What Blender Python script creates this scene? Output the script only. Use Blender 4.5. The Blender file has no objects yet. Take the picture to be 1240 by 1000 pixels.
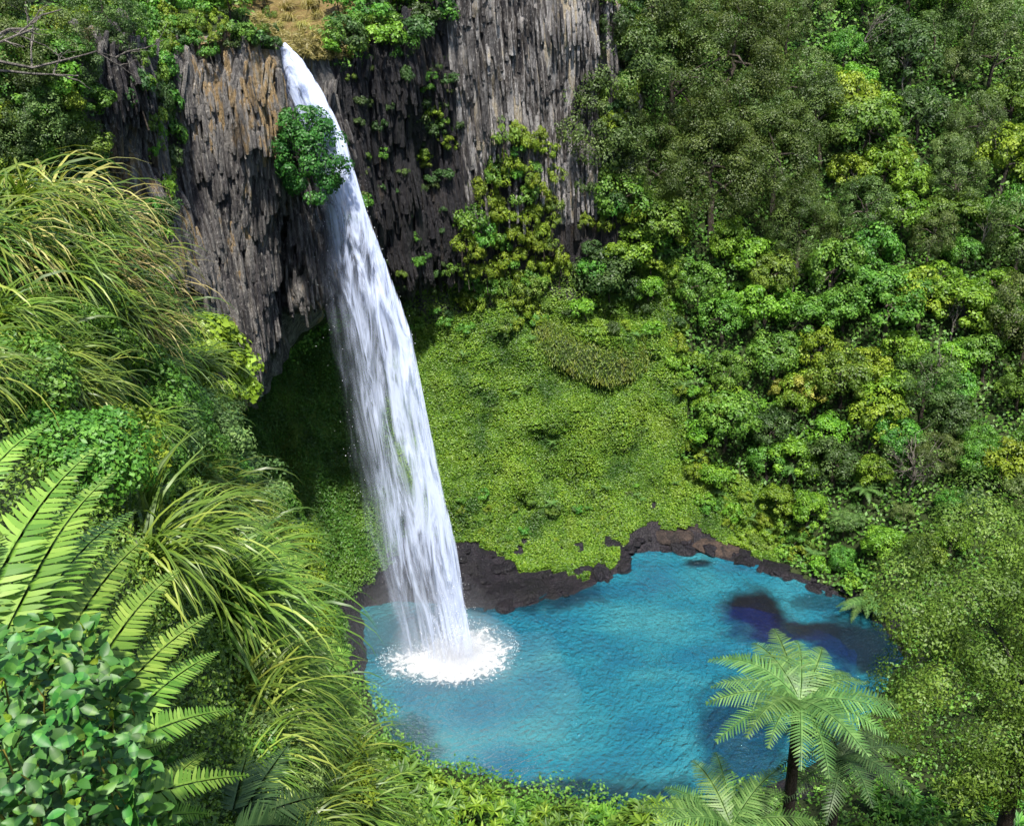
import bpy, math, random
import numpy as np
from mathutils import Vector, Matrix
from mathutils.bvhtree import BVHTree

# ------------------------------------------------------------------ camera, sky, sun, exposure
S = bpy.context.scene
COL = S.collection
F_PX = 1191.0
PITCH, ROLL = math.radians(25), math.radians(-3)
CAM = np.array([0.0, 0.0, 61.0])
M3 = Matrix.Rotation(math.pi/2 - PITCH, 3, 'X') @ Matrix.Rotation(ROLL, 3, 'Z')
MN = np.array(M3)
cd = bpy.data.cameras.new('camera'); cam = bpy.data.objects.new('camera', cd); COL.objects.link(cam)
cam.matrix_world = Matrix.Translation(Vector(CAM)) @ M3.to_4x4()
cd.sensor_width = 36.0; cd.lens = F_PX/1240*36; cd.clip_start = 0.05; cd.clip_end = 2000
S.camera = cam

SUN_EL, SUN_AZ = math.radians(63), math.radians(172)     # azimuth: clockwise from +Y, the sun stands behind and right of the viewer
W = bpy.data.worlds.new('World'); S.world = W; W.use_nodes = True
wn = W.node_tree; bg = wn.nodes['Background']
sky = wn.nodes.new('ShaderNodeTexSky'); sky.sky_type = 'NISHITA'; sky.sun_disc = False
sky.sun_elevation = SUN_EL; sky.sun_rotation = SUN_AZ; sky.air_density = 1.0; sky.dust_density = 1.5
wn.links.new(sky.outputs[0], bg.inputs[0]); bg.inputs[1].default_value = 0.125
sl = bpy.data.lights.new('sun', 'SUN'); so = bpy.data.objects.new('sun', sl); COL.objects.link(so)
sl.energy = 5.0; sl.angle = math.radians(2.5); sl.color = (1.0, 0.95, 0.86)
sdir = Vector((math.sin(SUN_AZ)*math.cos(SUN_EL), math.cos(SUN_AZ)*math.cos(SUN_EL), math.sin(SUN_EL)))
so.rotation_euler = sdir.to_track_quat('Z', 'Y').to_euler(); so.location = (-30, -40, 120)
S.view_settings.view_transform = 'Standard'; S.view_settings.look = 'None'
S.view_settings.exposure = 1.15; S.view_settings.gamma = 1.0
S.render.engine = 'CYCLES'
S.cycles.use_denoising = True
S.cycles.max_bounces = 5; S.cycles.diffuse_bounces = 2; S.cycles.glossy_bounces = 2
S.cycles.transmission_bounces = 4; S.cycles.transparent_max_bounces = 16
S.cycles.sample_clamp_indirect = 4.0; S.cycles.volume_bounces = 2
S.cycles.caustics_reflective = False; S.cycles.caustics_refractive = False

RNG = np.random.default_rng(7)
random.seed(7)

# ------------------------------------------------------------------ pixel <-> world
def ray(px, py):
    return MN @ np.array([(px-620)/F_PX, -(py-500)/F_PX, -1.0])
def PZ(px, py, z=0.0):
    d = ray(px, py); return CAM + d*((z-CAM[2])/d[2])
def P(px, py, Y):
    d = ray(px, py); return CAM + d*(Y/d[1])
def PD(px, py, dist):
    d = ray(px, py); return CAM + d*(dist/np.linalg.norm(d))
def V(*a): return np.array(a, float)

# ------------------------------------------------------------------ noise
def _hash(i, j, k, s):
    n = (i*374761393 + j*668265263 + k*2147483647 + s*1274126177) & 0xffffffff
    n = ((n ^ (n >> 13))*1274126177) & 0xffffffff
    n = (n ^ (n >> 16)) & 0xffff
    return n/32767.5 - 1.0
def vnoise(p, s=0):
    p = np.asarray(p, float); f0 = np.floor(p).astype(np.int64); f = p - f0; f = f*f*(3-2*f)
    r = 0
    for a in (0, 1):
        for b in (0, 1):
            for c in (0, 1):
                w = (f[..., 0] if a else 1-f[..., 0])*(f[..., 1] if b else 1-f[..., 1])*(f[..., 2] if c else 1-f[..., 2])
                r = r + w*_hash(f0[..., 0]+a, f0[..., 1]+b, f0[..., 2]+c, s)
    return r
def fbm(p, oct=4, s=0):
    p = np.asarray(p, float); r = 0; a = 1.0
    for o in range(oct):
        r = r + a*vnoise(p*(2**o), s+o); a *= 0.5
    return r
def unit(v):
    v = np.asarray(v, float)
    return v/np.maximum(np.linalg.norm(v, axis=-1, keepdims=True), 1e-9)

# ------------------------------------------------------------------ object helpers
def make_mesh(name, verts, faces, mat=None, rnd=None, smooth=False):
    me = bpy.data.meshes.new(name)
    verts = np.asarray(verts, float).reshape(-1, 3)
    if isinstance(faces, np.ndarray) and faces.ndim == 2:
        k = faces.shape[1]; n = len(faces)
        me.vertices.add(len(verts)); me.vertices.foreach_set('co', verts.astype(np.float32).ravel())
        me.loops.add(n*k); me.loops.foreach_set('vertex_index', faces.astype(np.int32).ravel())
        me.polygons.add(n); me.polygons.foreach_set('loop_start', np.arange(0, n*k, k, dtype=np.int32))
        me.update(calc_edges=True)
    else:
        me.from_pydata([tuple(v) for v in verts], [], [tuple(f) for f in faces]); me.update()
    if rnd is not None:
        at = me.attributes.new('rnd', 'FLOAT', 'FACE'); at.data.foreach_set('value', np.asarray(rnd, np.float32))
    if smooth:
        me.polygons.foreach_set('use_smooth', np.ones(len(me.polygons), bool))
    if mat: me.materials.append(mat)
    return me
def obj(name, me, parent=None, loc=None):
    o = bpy.data.objects.new(name, me); COL.objects.link(o)
    if parent: o.parent = parent
    if loc is not None: o.location = Vector(loc)
    return o
def thing(name, label, cat, loc=(0, 0, 0), group=None):
    o = bpy.data.objects.new(name, None); COL.objects.link(o); o.location = Vector(loc)
    o.empty_display_size = 0.2
    return tag(o, label, cat, group)
def tag(o, label, cat, group=None, kind=None):
    o['label'] = label; o['category'] = cat
    if group: o['group'] = group
    if kind: o['kind'] = kind
    return o
def structure(o): o['kind'] = 'structure'; return o

class MB:
    """collects triangles/quads as triangles"""
    def __init__(s): s.v = []; s.f = []; s.r = []; s.n = 0
    def add(s, v, f, r=None):
        v = np.asarray(v, float).reshape(-1, 3); f = np.asarray(f, int)
        s.v.append(v); s.f.append(f + s.n); s.n += len(v)
        s.r.append(np.full(len(f), 0.5) if r is None else np.broadcast_to(r, (len(f),)))
    def mesh(s, name, mat, smooth=False):
        return make_mesh(name, np.concatenate(s.v), np.concatenate(s.f), mat, np.concatenate(s.r), smooth)

def tube(mb, pts, radii, n=6, r=0.5):
    pts = np.asarray(pts, float); m = len(pts); vs = []
    tang = unit(np.gradient(pts, axis=0))
    ref = V(0.3, 0.9, 0.1)
    for i in range(m):
        a = unit(np.cross(tang[i], ref)); b = np.cross(tang[i], a)
        th = np.arange(n)*2*math.pi/n
        vs.append(pts[i] + radii[i]*(np.cos(th)[:, None]*a + np.sin(th)[:, None]*b))
    fs = []
    for i in range(m-1):
        for k in range(n):
            a, b = i*n+k, i*n+(k+1) % n
            fs += [(a, b, b+n), (a, b+n, a+n)]
    mb.add(np.concatenate(vs), fs, r)

def leaf_tris(p, nrm, L, Wd, rng, fold=0.12, axis=None, droop=0.0):
    """folded diamond leaves: p (n,3), nrm (n,3) -> verts, tris, rnd"""
    n = len(p); nrm = unit(nrm)
    t = rng.normal(size=(n, 3)) if axis is None else axis
    t = t - nrm*np.sum(t*nrm, -1, keepdims=True); t = unit(t); b = np.cross(nrm, t)
    L = np.broadcast_to(L, (n,))[:, None]; Wd = np.broadcast_to(Wd, (n,))[:, None]
    v0 = p - t*L*0.5; v1 = p + b*Wd*0.5 + nrm*Wd*fold - t*L*0.05
    v2 = p + t*L*0.5 - nrm*L*droop; v3 = p - b*Wd*0.5 + nrm*Wd*fold - t*L*0.05
    v = np.stack([v0, v1, v2, v3], 1).reshape(-1, 3)
    i = np.arange(n)[:, None]*4
    f = np.concatenate([i + np.array([[0, 1, 2]]), i + np.array([[0, 2, 3]])], 1).reshape(-1, 3)
    return v, f, np.repeat(rng.random(n), 2)

# ------------------------------------------------------------------ materials
def nodes(m):
    m.use_nodes = True; nt = m.node_tree; nt.nodes.clear()
    return nt, nt.nodes.new('ShaderNodeOutputMaterial')
def N(nt, t, **kw):
    n = nt.nodes.new('ShaderNode'+t)
    for k, v in kw.items(): setattr(n, k, v)
    return n
def ramp(nt, fac, stops, interp='LINEAR'):
    r = N(nt, 'ValToRGB'); r.color_ramp.interpolation = interp
    e = r.color_ramp.elements
    while len(e) < len(stops): e.new(0.5)
    for x, (pos, c) in zip(e, stops):
        x.position = pos; x.color = (*c, 1) if len(c) == 3 else c
    nt.links.new(fac, r.inputs[0]); return r.outputs[0]
def mathn(nt, op, a, b=None, clamp=False):
    m = N(nt, 'Math', operation=op); m.use_clamp = clamp
    for i, x in enumerate((a, b)):
        if x is None: continue
        if isinstance(x, (int, float)): m.inputs[i].default_value = x
        else: nt.links.new(x, m.inputs[i])
    return m.outputs[0]
def mixc(nt, f, a, b, mode='MIX'):
    m = N(nt, 'Mix', data_type='RGBA', blend_type=mode)
    for i, x in ((0, f), (6, a), (7, b)):
        if isinstance(x, (int, float)): m.inputs[i].default_value = x
        elif isinstance(x, tuple): m.inputs[i].default_value = (*x, 1)
        else: nt.links.new(x, m.inputs[i])
    return m.outputs[2]
def noise(nt, vec, scale, detail=4, rough=0.55, dist=0.0):
    n = N(nt, 'TexNoise'); n.inputs['Scale'].default_value = scale; n.inputs['Detail'].default_value = detail
    n.inputs['Roughness'].default_value = rough; n.inputs['Distortion'].default_value = dist
    if vec is not None: nt.links.new(vec, n.inputs['Vector'])
    return n.outputs[0]
def mapping(nt, vec, scale=(1, 1, 1), loc=(0, 0, 0)):
    m = N(nt, 'Mapping'); m.inputs['Scale'].default_value = scale; m.inputs['Location'].default_value = loc
    nt.links.new(vec, m.inputs[0]); return m.outputs[0]
def bump(nt, h, strength=0.5, dist=0.1, normal=None):
    b = N(nt, 'Bump'); b.inputs['Strength'].default_value = strength; b.inputs['Distance'].default_value = dist
    nt.links.new(h, b.inputs['Height'])
    if normal: nt.links.new(normal, b.inputs['Normal'])
    return b.outputs[0]

def leaf_mat(name, dark, mid, light, gloss=0.5, trans=0.3, hue=0.03, val=0.3, spec=0.35, patch=None):
    m = bpy.data.materials.new(name); nt, out = nodes(m)
    at = N(nt, 'Attribute', attribute_name='rnd'); oi = N(nt, 'ObjectInfo')
    c = ramp(nt, at.outputs['Fac'], [(0.0, dark), (0.55, mid), (1.0, light)])
    geo = N(nt, 'NewGeometry')
    if patch:
        pn = noise(nt, geo.outputs['Position'], patch[2], 4, 0.6)
        c = mixc(nt, ramp(nt, pn, [(0.34, (1, 1, 1)), (0.46, (0, 0, 0))]), c, mixc(nt, 0.75, c, patch[0]))
        c = mixc(nt, ramp(nt, pn, [(0.54, (0, 0, 0)), (0.68, (1, 1, 1))]), c, mixc(nt, 0.6, c, patch[1]))
    nz = noise(nt, geo.outputs['Position'], 0.35, 2)
    hs = N(nt, 'HueSaturation')
    h = mathn(nt, 'ADD', mathn(nt, 'MULTIPLY', mathn(nt, 'SUBTRACT', oi.outputs['Random'], 0.5), 2*hue), 0.5)
    v = mathn(nt, 'ADD', mathn(nt, 'MULTIPLY', nz, 0.8), mathn(nt, 'MULTIPLY', oi.outputs['Random'], val))
    v = mathn(nt, 'ADD', v, 0.6-val*0.5)
    nt.links.new(h, hs.inputs['Hue']); nt.links.new(v, hs.inputs['Value']); nt.links.new(c, hs.inputs['Color'])
    col = hs.outputs[0]
    pr = N(nt, 'BsdfPrincipled'); nt.links.new(col, pr.inputs['Base Color'])
    pr.inputs['Roughness'].default_value = gloss; pr.inputs['Specular IOR Level'].default_value = spec
    tr = N(nt, 'BsdfTranslucent'); tc = mixc(nt, 1.0, col, (1.15, 1.25, 0.6), 'MULTIPLY')
    nt.links.new(tc, tr.inputs[0])
    mx = N(nt, 'MixShader'); mx.inputs[0].default_value = trans
    nt.links.new(pr.outputs[0], mx.inputs[1]); nt.links.new(tr.outputs[0], mx.inputs[2])
    nt.links.new(mx.outputs[0], out.inputs[0]); return m

def rock_mat(name, tones, zs=0.12, sc=1.3, wet=0.0, jitter=True, fleck=(0.42, 0.40, 0.36), hor=None):
    """streaked volcanic rock; tones = ramp stops"""
    m = bpy.data.materials.new(name); nt, out = nodes(m)
    geo = N(nt, 'NewGeometry'); oi = N(nt, 'ObjectInfo'); pos = geo.outputs['Position']
    st = noise(nt, mapping(nt, pos, (sc, sc, zs*sc)), 1.0, 6, 0.62, 0.3)
    big = noise(nt, mapping(nt, pos, (1, 1, 0.55)), 0.13, 3, 0.5)
    fac = mathn(nt, 'ADD', mathn(nt, 'MULTIPLY', st, 0.62), mathn(nt, 'MULTIPLY', big, 0.62))
    fac = mathn(nt, 'SUBTRACT', fac, 0.12)
    if jitter:
        fac = mathn(nt, 'ADD', fac, mathn(nt, 'MULTIPLY', mathn(nt, 'SUBTRACT', oi.outputs['Random'], 0.5), 0.20))
    c = ramp(nt, fac, tones)
    stk = noise(nt, mapping(nt, pos, (0.55, 0.55, 0.05), (7, 3, 0)), 1.0, 4, 0.6, 0.4)
    c = mixc(nt, ramp(nt, stk, [(0.40, (1, 1, 1)), (0.50, (0, 0, 0))]), c, mixc(nt, 0.75, c, (0.012, 0.011, 0.014)))
    fine = noise(nt, mapping(nt, pos, (5, 5, 2.2)), 1.0, 8, 0.72)
    c = mixc(nt, ramp(nt, fine, [(0.56, (0, 0, 0)), (0.7, (1, 1, 1))]), c, fleck)
    c = mixc(nt, ramp(nt, fine, [(0.33, (1, 1, 1)), (0.46, (0, 0, 0))]), c, (0.018, 0.016, 0.017))
    pr = N(nt, 'BsdfPrincipled'); nt.links.new(c, pr.inputs['Base Color'])
    pr.inputs['Roughness'].default_value = 0.75 - wet
    pr.inputs['Specular IOR Level'].default_value = 0.3 + wet*0.4
    b = bump(nt, fine, 1.0, 0.6); b = bump(nt, noise(nt, mapping(nt, pos, (3, 3, 0.5)), 1.0, 4, 0.6), 0.8, 0.5, b)
    nt.links.new(b, pr.inputs['Normal'])
    nt.links.new(pr.outputs[0], out.inputs[0]); return m

def ground_mat(name, a, b, c, sc=0.6, bs=0.6):
    m = bpy.data.materials.new(name); nt, out = nodes(m)
    pos = N(nt, 'NewGeometry').outputs['Position']
    n1 = noise(nt, pos, sc, 7, 0.65); n2 = noise(nt, pos, sc*9, 5, 0.7)
    col = mixc(nt, 0.45, ramp(nt, n1, [(0.3, a), (0.5, b), (0.7, c)]), ramp(nt, n2, [(0.35, a), (0.5, b), (0.68, c)]))
    pr = N(nt, 'BsdfPrincipled'); nt.links.new(col, pr.inputs['Base Color']); pr.inputs['Roughness'].default_value = 0.9
    pr.inputs['Specular IOR Level'].default_value = 0.15
    nt.links.new(bump(nt, n2, bs, 0.25), pr.inputs['Normal'])
    nt.links.new(pr.outputs[0], out.inputs[0]); return m

MAT = {}
MAT['soil'] = ground_mat('forest_soil', (0.012, 0.018, 0.006), (0.022, 0.035, 0.010), (0.04, 0.05, 0.02))
MAT['moss'] = ground_mat('mossy_ground', (0.02, 0.045, 0.008), (0.045, 0.085, 0.012), (0.075, 0.12, 0.018), 0.35, 0.9)
MAT['drygrass'] = ground_mat('dry_grass_ground', (0.07, 0.06, 0.02), (0.13, 0.09, 0.035), (0.19, 0.13, 0.055), 1.5)
MAT['rock_left'] = rock_mat('streaked_basalt', [(0.26, (0.020, 0.018, 0.024)), (0.38, (0.075, 0.068, 0.070)), (0.46, (0.15, 0.14, 0.135)),
                            (0.53, (0.22, 0.205, 0.19)), (0.57, (0.30, 0.205, 0.10)), (0.62, (0.31, 0.22, 0.11)), (0.67, (0.26, 0.24, 0.205)), (0.74, (0.31, 0.305, 0.31)), (0.85, (0.38, 0.38, 0.40))], zs=0.26)
MAT['rock_back'] = rock_mat('pale_basalt', [(0.30, (0.018, 0.016, 0.020)), (0.42, (0.085, 0.075, 0.07)), (0.48, (0.28, 0.265, 0.26)),
                            (0.56, (0.40, 0.38, 0.37)), (0.64, (0.42, 0.35, 0.24)), (0.72, (0.46, 0.44, 0.42)), (0.85, (0.55, 0.54, 0.55))], zs=0.22, fleck=(0.5, 0.48, 0.46))
MAT['rock_dark'] = rock_mat('wet_dark_basalt', [(0.3, (0.006, 0.006, 0.009)), (0.5, (0.013, 0.012, 0.017)), (0.60, (0.030, 0.026, 0.028)),
                            (0.70, (0.085, 0.062, 0.042)), (0.85, (0.13, 0.11, 0.09))], wet=0.25, fleck=(0.06, 0.052, 0.045), zs=0.25)
MAT['rock_shore'] = rock_mat('wet_shore_rock', [(0.3, (0.003, 0.003, 0.006)), (0.5, (0.008, 0.007, 0.013)), (0.65, (0.018, 0.014, 0.021)),
                             (0.8, (0.05, 0.036, 0.032))], zs=0.8, sc=1.3, wet=0.3, fleck=(0.042, 0.034, 0.05))
MAT['bark'] = rock_mat('bark', [(0.3, (0.03, 0.022, 0.016)), (0.55, (0.10, 0.08, 0.06)), (0.8, (0.22, 0.19, 0.16))], sc=3, fleck=(0.25, 0.23, 0.2))
MAT['fernbark'] = rock_mat('fern_trunk_bark', [(0.3, (0.010, 0.008, 0.007)), (0.6, (0.03, 0.022, 0.016)), (0.85, (0.07, 0.05, 0.03))], sc=4, fleck=(0.05, 0.04, 0.03))
MAT['deadwood'] = rock_mat('grey_dead_wood', [(0.3, (0.16, 0.14, 0.12)), (0.6, (0.30, 0.27, 0.23)), (0.85, (0.42, 0.38, 0.33))], sc=3, fleck=(0.45, 0.42, 0.38))

MAT['olive'] = leaf_mat('olive_fine_leaves', (0.024, 0.048, 0.010), (0.058, 0.10, 0.020), (0.125, 0.18, 0.042), hue=0.02)
MAT['green'] = leaf_mat('mid_green_leaves', (0.028, 0.08, 0.010), (0.075, 0.17, 0.018), (0.16, 0.28, 0.035), hue=0.03)
MAT['bright'] = leaf_mat('bright_green_leaves', (0.045, 0.12, 0.009), (0.11, 0.225, 0.015), (0.21, 0.34, 0.032), hue=0.02)
MAT['yellow'] = leaf_mat('yellow_green_leaves', (0.06, 0.11, 0.007), (0.145, 0.215, 0.014), (0.26, 0.33, 0.03), hue=0.008)
MAT['grey'] = leaf_mat('grey_green_leaves', (0.04, 0.08, 0.020), (0.095, 0.16, 0.038), (0.18, 0.25, 0.07), hue=0.02)
MAT['dark'] = leaf_mat('dark_green_leaves', (0.016, 0.042, 0.010), (0.04, 0.085, 0.019), (0.085, 0.145, 0.035), hue=0.02)
MAT['deep'] = leaf_mat('deep_green_leaves', (0.012, 0.055, 0.010), (0.028, 0.105, 0.015), (0.065, 0.17, 0.025), hue=0.015)
MAT['gold'] = leaf_mat('golden_leaves', (0.09, 0.115, 0.012), (0.20, 0.215, 0.03), (0.34, 0.33, 0.06), hue=0.004)
MAT['mossleaf'] = leaf_mat('small_moss_leaves', (0.03, 0.085, 0.007), (0.088, 0.18, 0.012), (0.19, 0.29, 0.024), hue=0.0, val=0.0, patch=((0.014, 0.055, 0.007), (0.17, 0.25, 0.02), 0.20))
MAT['grass'] = leaf_mat('arching_grass_blades', (0.04, 0.085, 0.011), (0.105, 0.18, 0.022), (0.25, 0.31, 0.055), gloss=0.4, hue=0.02, trans=0.35)
MAT['strawgrass'] = leaf_mat('straw_grass_blades', (0.13, 0.11, 0.03), (0.24, 0.22, 0.06), (0.42, 0.36, 0.14), gloss=0.45, hue=0.02)
MAT['frond'] = leaf_mat('fresh_fern_fronds', (0.075, 0.17, 0.02), (0.15, 0.27, 0.036), (0.25, 0.37, 0.065), gloss=0.45, hue=0.012, val=0.15, trans=0.35)
MAT['treefrond'] = leaf_mat('tree_fern_fronds', (0.045, 0.11, 0.025), (0.085, 0.18, 0.042), (0.15, 0.26, 0.07), gloss=0.5, hue=0.012, val=0.2)
MAT['darkfrond'] = leaf_mat('dark_fern_fronds', (0.02, 0.045, 0.012), (0.035, 0.075, 0.02), (0.06, 0.10, 0.03), gloss=0.5, hue=0.012, val=0.2)
MAT['glossy'] = leaf_mat('glossy_blue_green_leaves', (0.022, 0.085, 0.014), (0.042, 0.14, 0.02), (0.09, 0.21, 0.03), gloss=0.5, hue=0.02, val=0.5, spec=0.4, trans=0.25)
MAT['lime'] = leaf_mat('lime_young_leaves', (0.12, 0.19, 0.012), (0.18, 0.27, 0.02), (0.26, 0.36, 0.04), gloss=0.4, hue=0.01, val=0.2)
MAT['stem'] = leaf_mat('yellow_green_stems', (0.14, 0.13, 0.02), (0.2, 0.18, 0.03), (0.27, 0.22, 0.05), hue=0.01, val=0.2, trans=0.0)
#@@TERRAIN
# ------------------------------------------------------------------ terrain: a ring of profiles round the pool
# each profile: shore, bank, low, foot, recess, lip, mid, top, plateau, far   (an under-water row is put in front)
RIBS = [
 ('L00', V(-13.7,68.5,0), V(-17,66,5), V(-21,62,16), V(-25,56,28), V(-27,52,36), V(-28,50,42), V(-27.5,46,50), V(-29,42,58), V(-36,36,63), V(-80,20,78)),
 ('L0', V(-14.0,70,0), V(-16.5,68.5,4), V(-20,66,14), V(-24,63,26), V(-25.5,62,32), V(-26,61,38), P(70,230,57), P(40,60,57), V(-37,55,63), V(-85,48,80)),
 ('L1', V(-15.0,73,0), V(-17,72,4), V(-21,71,14), V(-24,71,24), V(-25,71,30), P(215,330,66), P(165,200,65), P(135,40,65), V(-38,68,63), V(-85,80,80)),
 ('L2', PZ(443,790), V(-17.5,77,4), V(-21,78,14), V(-23.5,78.5,22), V(-24.5,78.5,28), P(285,470,72.5), P(238,280,72), P(205,50,73), V(-30,86,60.5), V(-65,115,78)),
 ('L3', PZ(440,770), P(400,715,82), P(360,640,85), P(330,560,88), P(318,490,87.5), P(302,462,74.5), P(290,270,74.5), P(290,38,75), V(-23.5,90,58.5), V(-45,122,74)),
 ('L4', PZ(438,750), P(420,690,85), P(385,610,88), P(355,520,91), P(345,440,91), P(335,418,77.5), P(338,270,77.5), P(330,54,78.3), V(-18.8,91,56.2), V(-30,125,68)),
 ('L5', PZ(440,735), P(450,680,87), P(420,600,91), P(400,500,94), P(400,400,95), P(397,350,82), P(380,230,82), P(356,66,80.5), V(-15,93,56.6), V(-16,126,66)),
 ('L6', PZ(500,728), P(500,668,89), P(480,580,93.5), P(460,480,97.5), P(450,390,98.5), P(440,330,92), P(425,200,89), P(404,72,87.5), V(-11,99,58.6), V(-5,130,68)),
 ('R3', PZ(560,735), P(560,655,91), P(540,560,95), P(520,440,100), P(505,370,101), P(500,325,97), P(480,190,95), P(470,50,94), V(-8,107,60), V(3,134,70)),
 ('R4', PZ(620,736), P(600,660,92.3), P(590,540,96.5), P(580,410,102.5), P(575,360,103), P(570,300,102), P(560,150,101), P(545,-12,100.5), V(-5,114,63), V(8,140,74)),
 ('R4b', PZ(700,716), P(680,656,93.6), P(670,520,98), P(665,395,104), P(665,350,105.5), P(665,280,105.5), P(660,130,104.5), P(650,-30,104), V(4,118,66), V(14,144,78)),
 ('R5', PZ(752,690), P(745,645,94.5), P(745,520,99.5), P(740,395,105), P(738,350,106.5), P(737,270,107), P(735,120,106.5), P(735,-20,107), V(13,120,65), V(24,148,80)),
 ('R6a', PZ(768,668), P(790,622,95.5), P(800,510,101), P(800,400,105.5), P(795,330,108), P(790,250,110), P(785,120,112), P(780,0,114.5), V(20,130,66), V(32,155,82)),
 ('R6', PZ(850,670), P(850,632,95), P(855,520,100.5), P(855,410,105.5), P(855,330,109), P(855,240,112.5), P(850,120,117), P(850,0,122), V(32,140,66), V(44,165,84)),
 ('R7', PZ(940,697), P(945,655,91.5), P(950,560,96), P(950,450,102), P(950,350,107), P(950,240,113), P(950,120,119.5), P(950,0,127), V(43,148,68), V(60,172,86)),
 ('R8', PZ(1050,735), P(1065,690,83), P(1075,600,89.5), P(1080,480,97), P(1080,370,104), P(1080,240,112), P(1080,120,120), P(1080,0,131), V(60,155,70), V(82,176,88)),
 ('R9', PZ(1085,790), P(1140,740,76), P(1170,640,82), P(1190,500,93), P(1200,380,102), P(1200,250,111), P(1200,120,121), P(1200,0,134), V(78,158,72), V(104,174,90)),
 ('R10', PZ(1060,850), P(1200,800,66), P(1290,690,73), P(1320,520,87), P(1330,390,98), P(1330,260,108), P(1330,120,120), P(1330,0,135), V(94,154,72), V(124,165,92)),
 ('R11', V(25,62,0), V(38,56,6), V(50,54,14), V(60,56,22), V(68,60,30), V(76,64,38), V(86,70,48), V(95,74,57), V(110,80,68), V(140,88,88)),
 ('N1', PZ(980,930), V(28,48,6), V(36,40,15), V(44,35,24), V(52,32,33), V(60,30,42), V(70,28,50), V(80,26,58), V(92,24,66), V(125,22,82)),
 ('N2', PZ(900,965), V(17,47,6), V(20,40,13), V(22,33,20), V(24,27,27), V(26,20,35), V(30,12,45), V(34,2,54), V(40,-10,60), V(60,-45,66)),
 ('N3', PZ(830,977), V(10,48,6), V(9,42,12.5), V(8,36,18.5), V(6.5,28,25), V(5.5,20,33), V(4.5,11,44), V(3.5,3,56), V(3,-4,59.2), V(5,-45,62)),
 ('N4', PZ(730,972), V(4,50,5), V(3,43,11.5), V(2,36,18), V(1.5,27,26), V(1,18,35), V(.8,9,47), V(.6,2,57.5), V(0,-6,59.2), V(0,-45,62)),
 ('N5', PZ(610,947), V(-3,53,4), V(-3,45,10.5), V(-2.5,37,17.5), V(-2,27,26), V(-1.5,18,36), V(-1.2,9,48), V(-1,2,57.5), V(-1,-6,59.2), V(-3,-45,62)),
 ('N6', PZ(480,912), V(-11.5,57,4), V(-10,48,12), V(-8,38,22), V(-6,26,32), V(-5,18,42), V(-4.5,10,51), V(-3,2.5,57.5), V(-3,-6,59.5), V(-8,-45,63)),
 ('N7', PZ(455,862), V(-16,62,5), V(-17,54,16), V(-15,42,28), V(-12,30,41), V(-9.5,20,50), V(-7,11,55), V(-5.5,3,58.5), V(-7,-5,61), V(-20,-45,68)),
 ('N8', V(-13.6,67.5,0), V(-18,65,8), V(-22,58,20), V(-25,48,34), V(-24,36,46), V(-20,24,54), V(-15,13,59), V(-11,4,61.5), V(-16,-5,64), V(-50,-32,76)),
]
RI = {r[0]: i for i, r in enumerate(RIBS)}
POOL_C = V(9, 76, 0)
ctrl = []
for r in RIBS:
    s = r[1].copy(); inn = s + unit(POOL_C - s)*4.0; inn[2] = -3.0
    s[2] = 0.0
    ctrl.append([inn] + [s] + [np.array(x, float) for x in r[2:]])
ctrl = np.array(ctrl)                      # (ribs, 11, 3)
NR, NK = ctrl.shape[:2]
SU, SV = 14, 11
def cr(p0, p1, p2, p3, t, k=0.42):
    m1 = (p2-p0)*k; m2 = (p3-p1)*k
    t2, t3 = t*t, t*t*t
    return (2*t3-3*t2+1)*p1 + (t3-2*t2+t)*m1 + (-2*t3+3*t2)*p2 + (t3-t2)*m2
def surf_u(u):
    i = int(math.floor(u)) % NR; t = u - math.floor(u)
    return cr(ctrl[(i-1) % NR], ctrl[i], ctrl[(i+1) % NR], ctrl[(i+2) % NR], t)
def prof_v(rows, v):
    v = min(max(v, 0), NK-1-1e-6); j = int(v); t = v-j
    a, b, c, d = rows[max(j-1, 0)], rows[j], rows[j+1], rows[min(j+2, NK-1)]
    return cr(a, b, c, d, t, 0.33)
def surf(u, v): return prof_v(surf_u(u), v)
us = np.arange(NR*SU)/SU
vs = np.arange((NK-1)*SV+1)/SV
G = np.array([[prof_v(rows, v) for v in vs] for rows in (surf_u(u) for u in us)])   # (U,Vn,3)
NU, NVv = G.shape[:2]
def grid_normals(G):
    du = np.roll(G, -1, 0) - np.roll(G, 1, 0)
    dv = np.gradient(G, axis=1)
    n = unit(np.cross(du, dv))
    c = POOL_C + V(0, 0, 45) - G
    flip = np.sum(n*c, -1, keepdims=True) < 0
    n = np.where(flip, -n, n); return n
GN = grid_normals(G)
UU, VV = np.meshgrid(us, vs, indexing='ij')
def span(x, a, b, w):                       # soft window
    return np.clip((x-a)/w+0.5, 0, 1)*np.clip((b-x)/w+0.5, 0, 1)
cl_left = span(UU, RI['L1']-0.4, RI['L6']-0.1, 0.3)*span(VV, 5.4, 8.0, 0.4)
cl_back = span(UU, RI['L6']-0.1, RI['R6a']-0.35, 0.3)*span(VV, 4.7, 8.0, 0.5)
amp = 0.55 + 0.35*(cl_left+cl_back)
amp = amp*np.clip((VV-0.6)/1.2, 0.25, 1)
d = fbm(G*0.22, 4, 3)*amp + fbm(G*np.array([0.9, 0.9, 0.1]), 3, 11)*0.5*(cl_left+cl_back)
d = d + fbm(G*0.9, 3, 21)*0.16*np.clip(VV, 0.3, 1)
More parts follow.
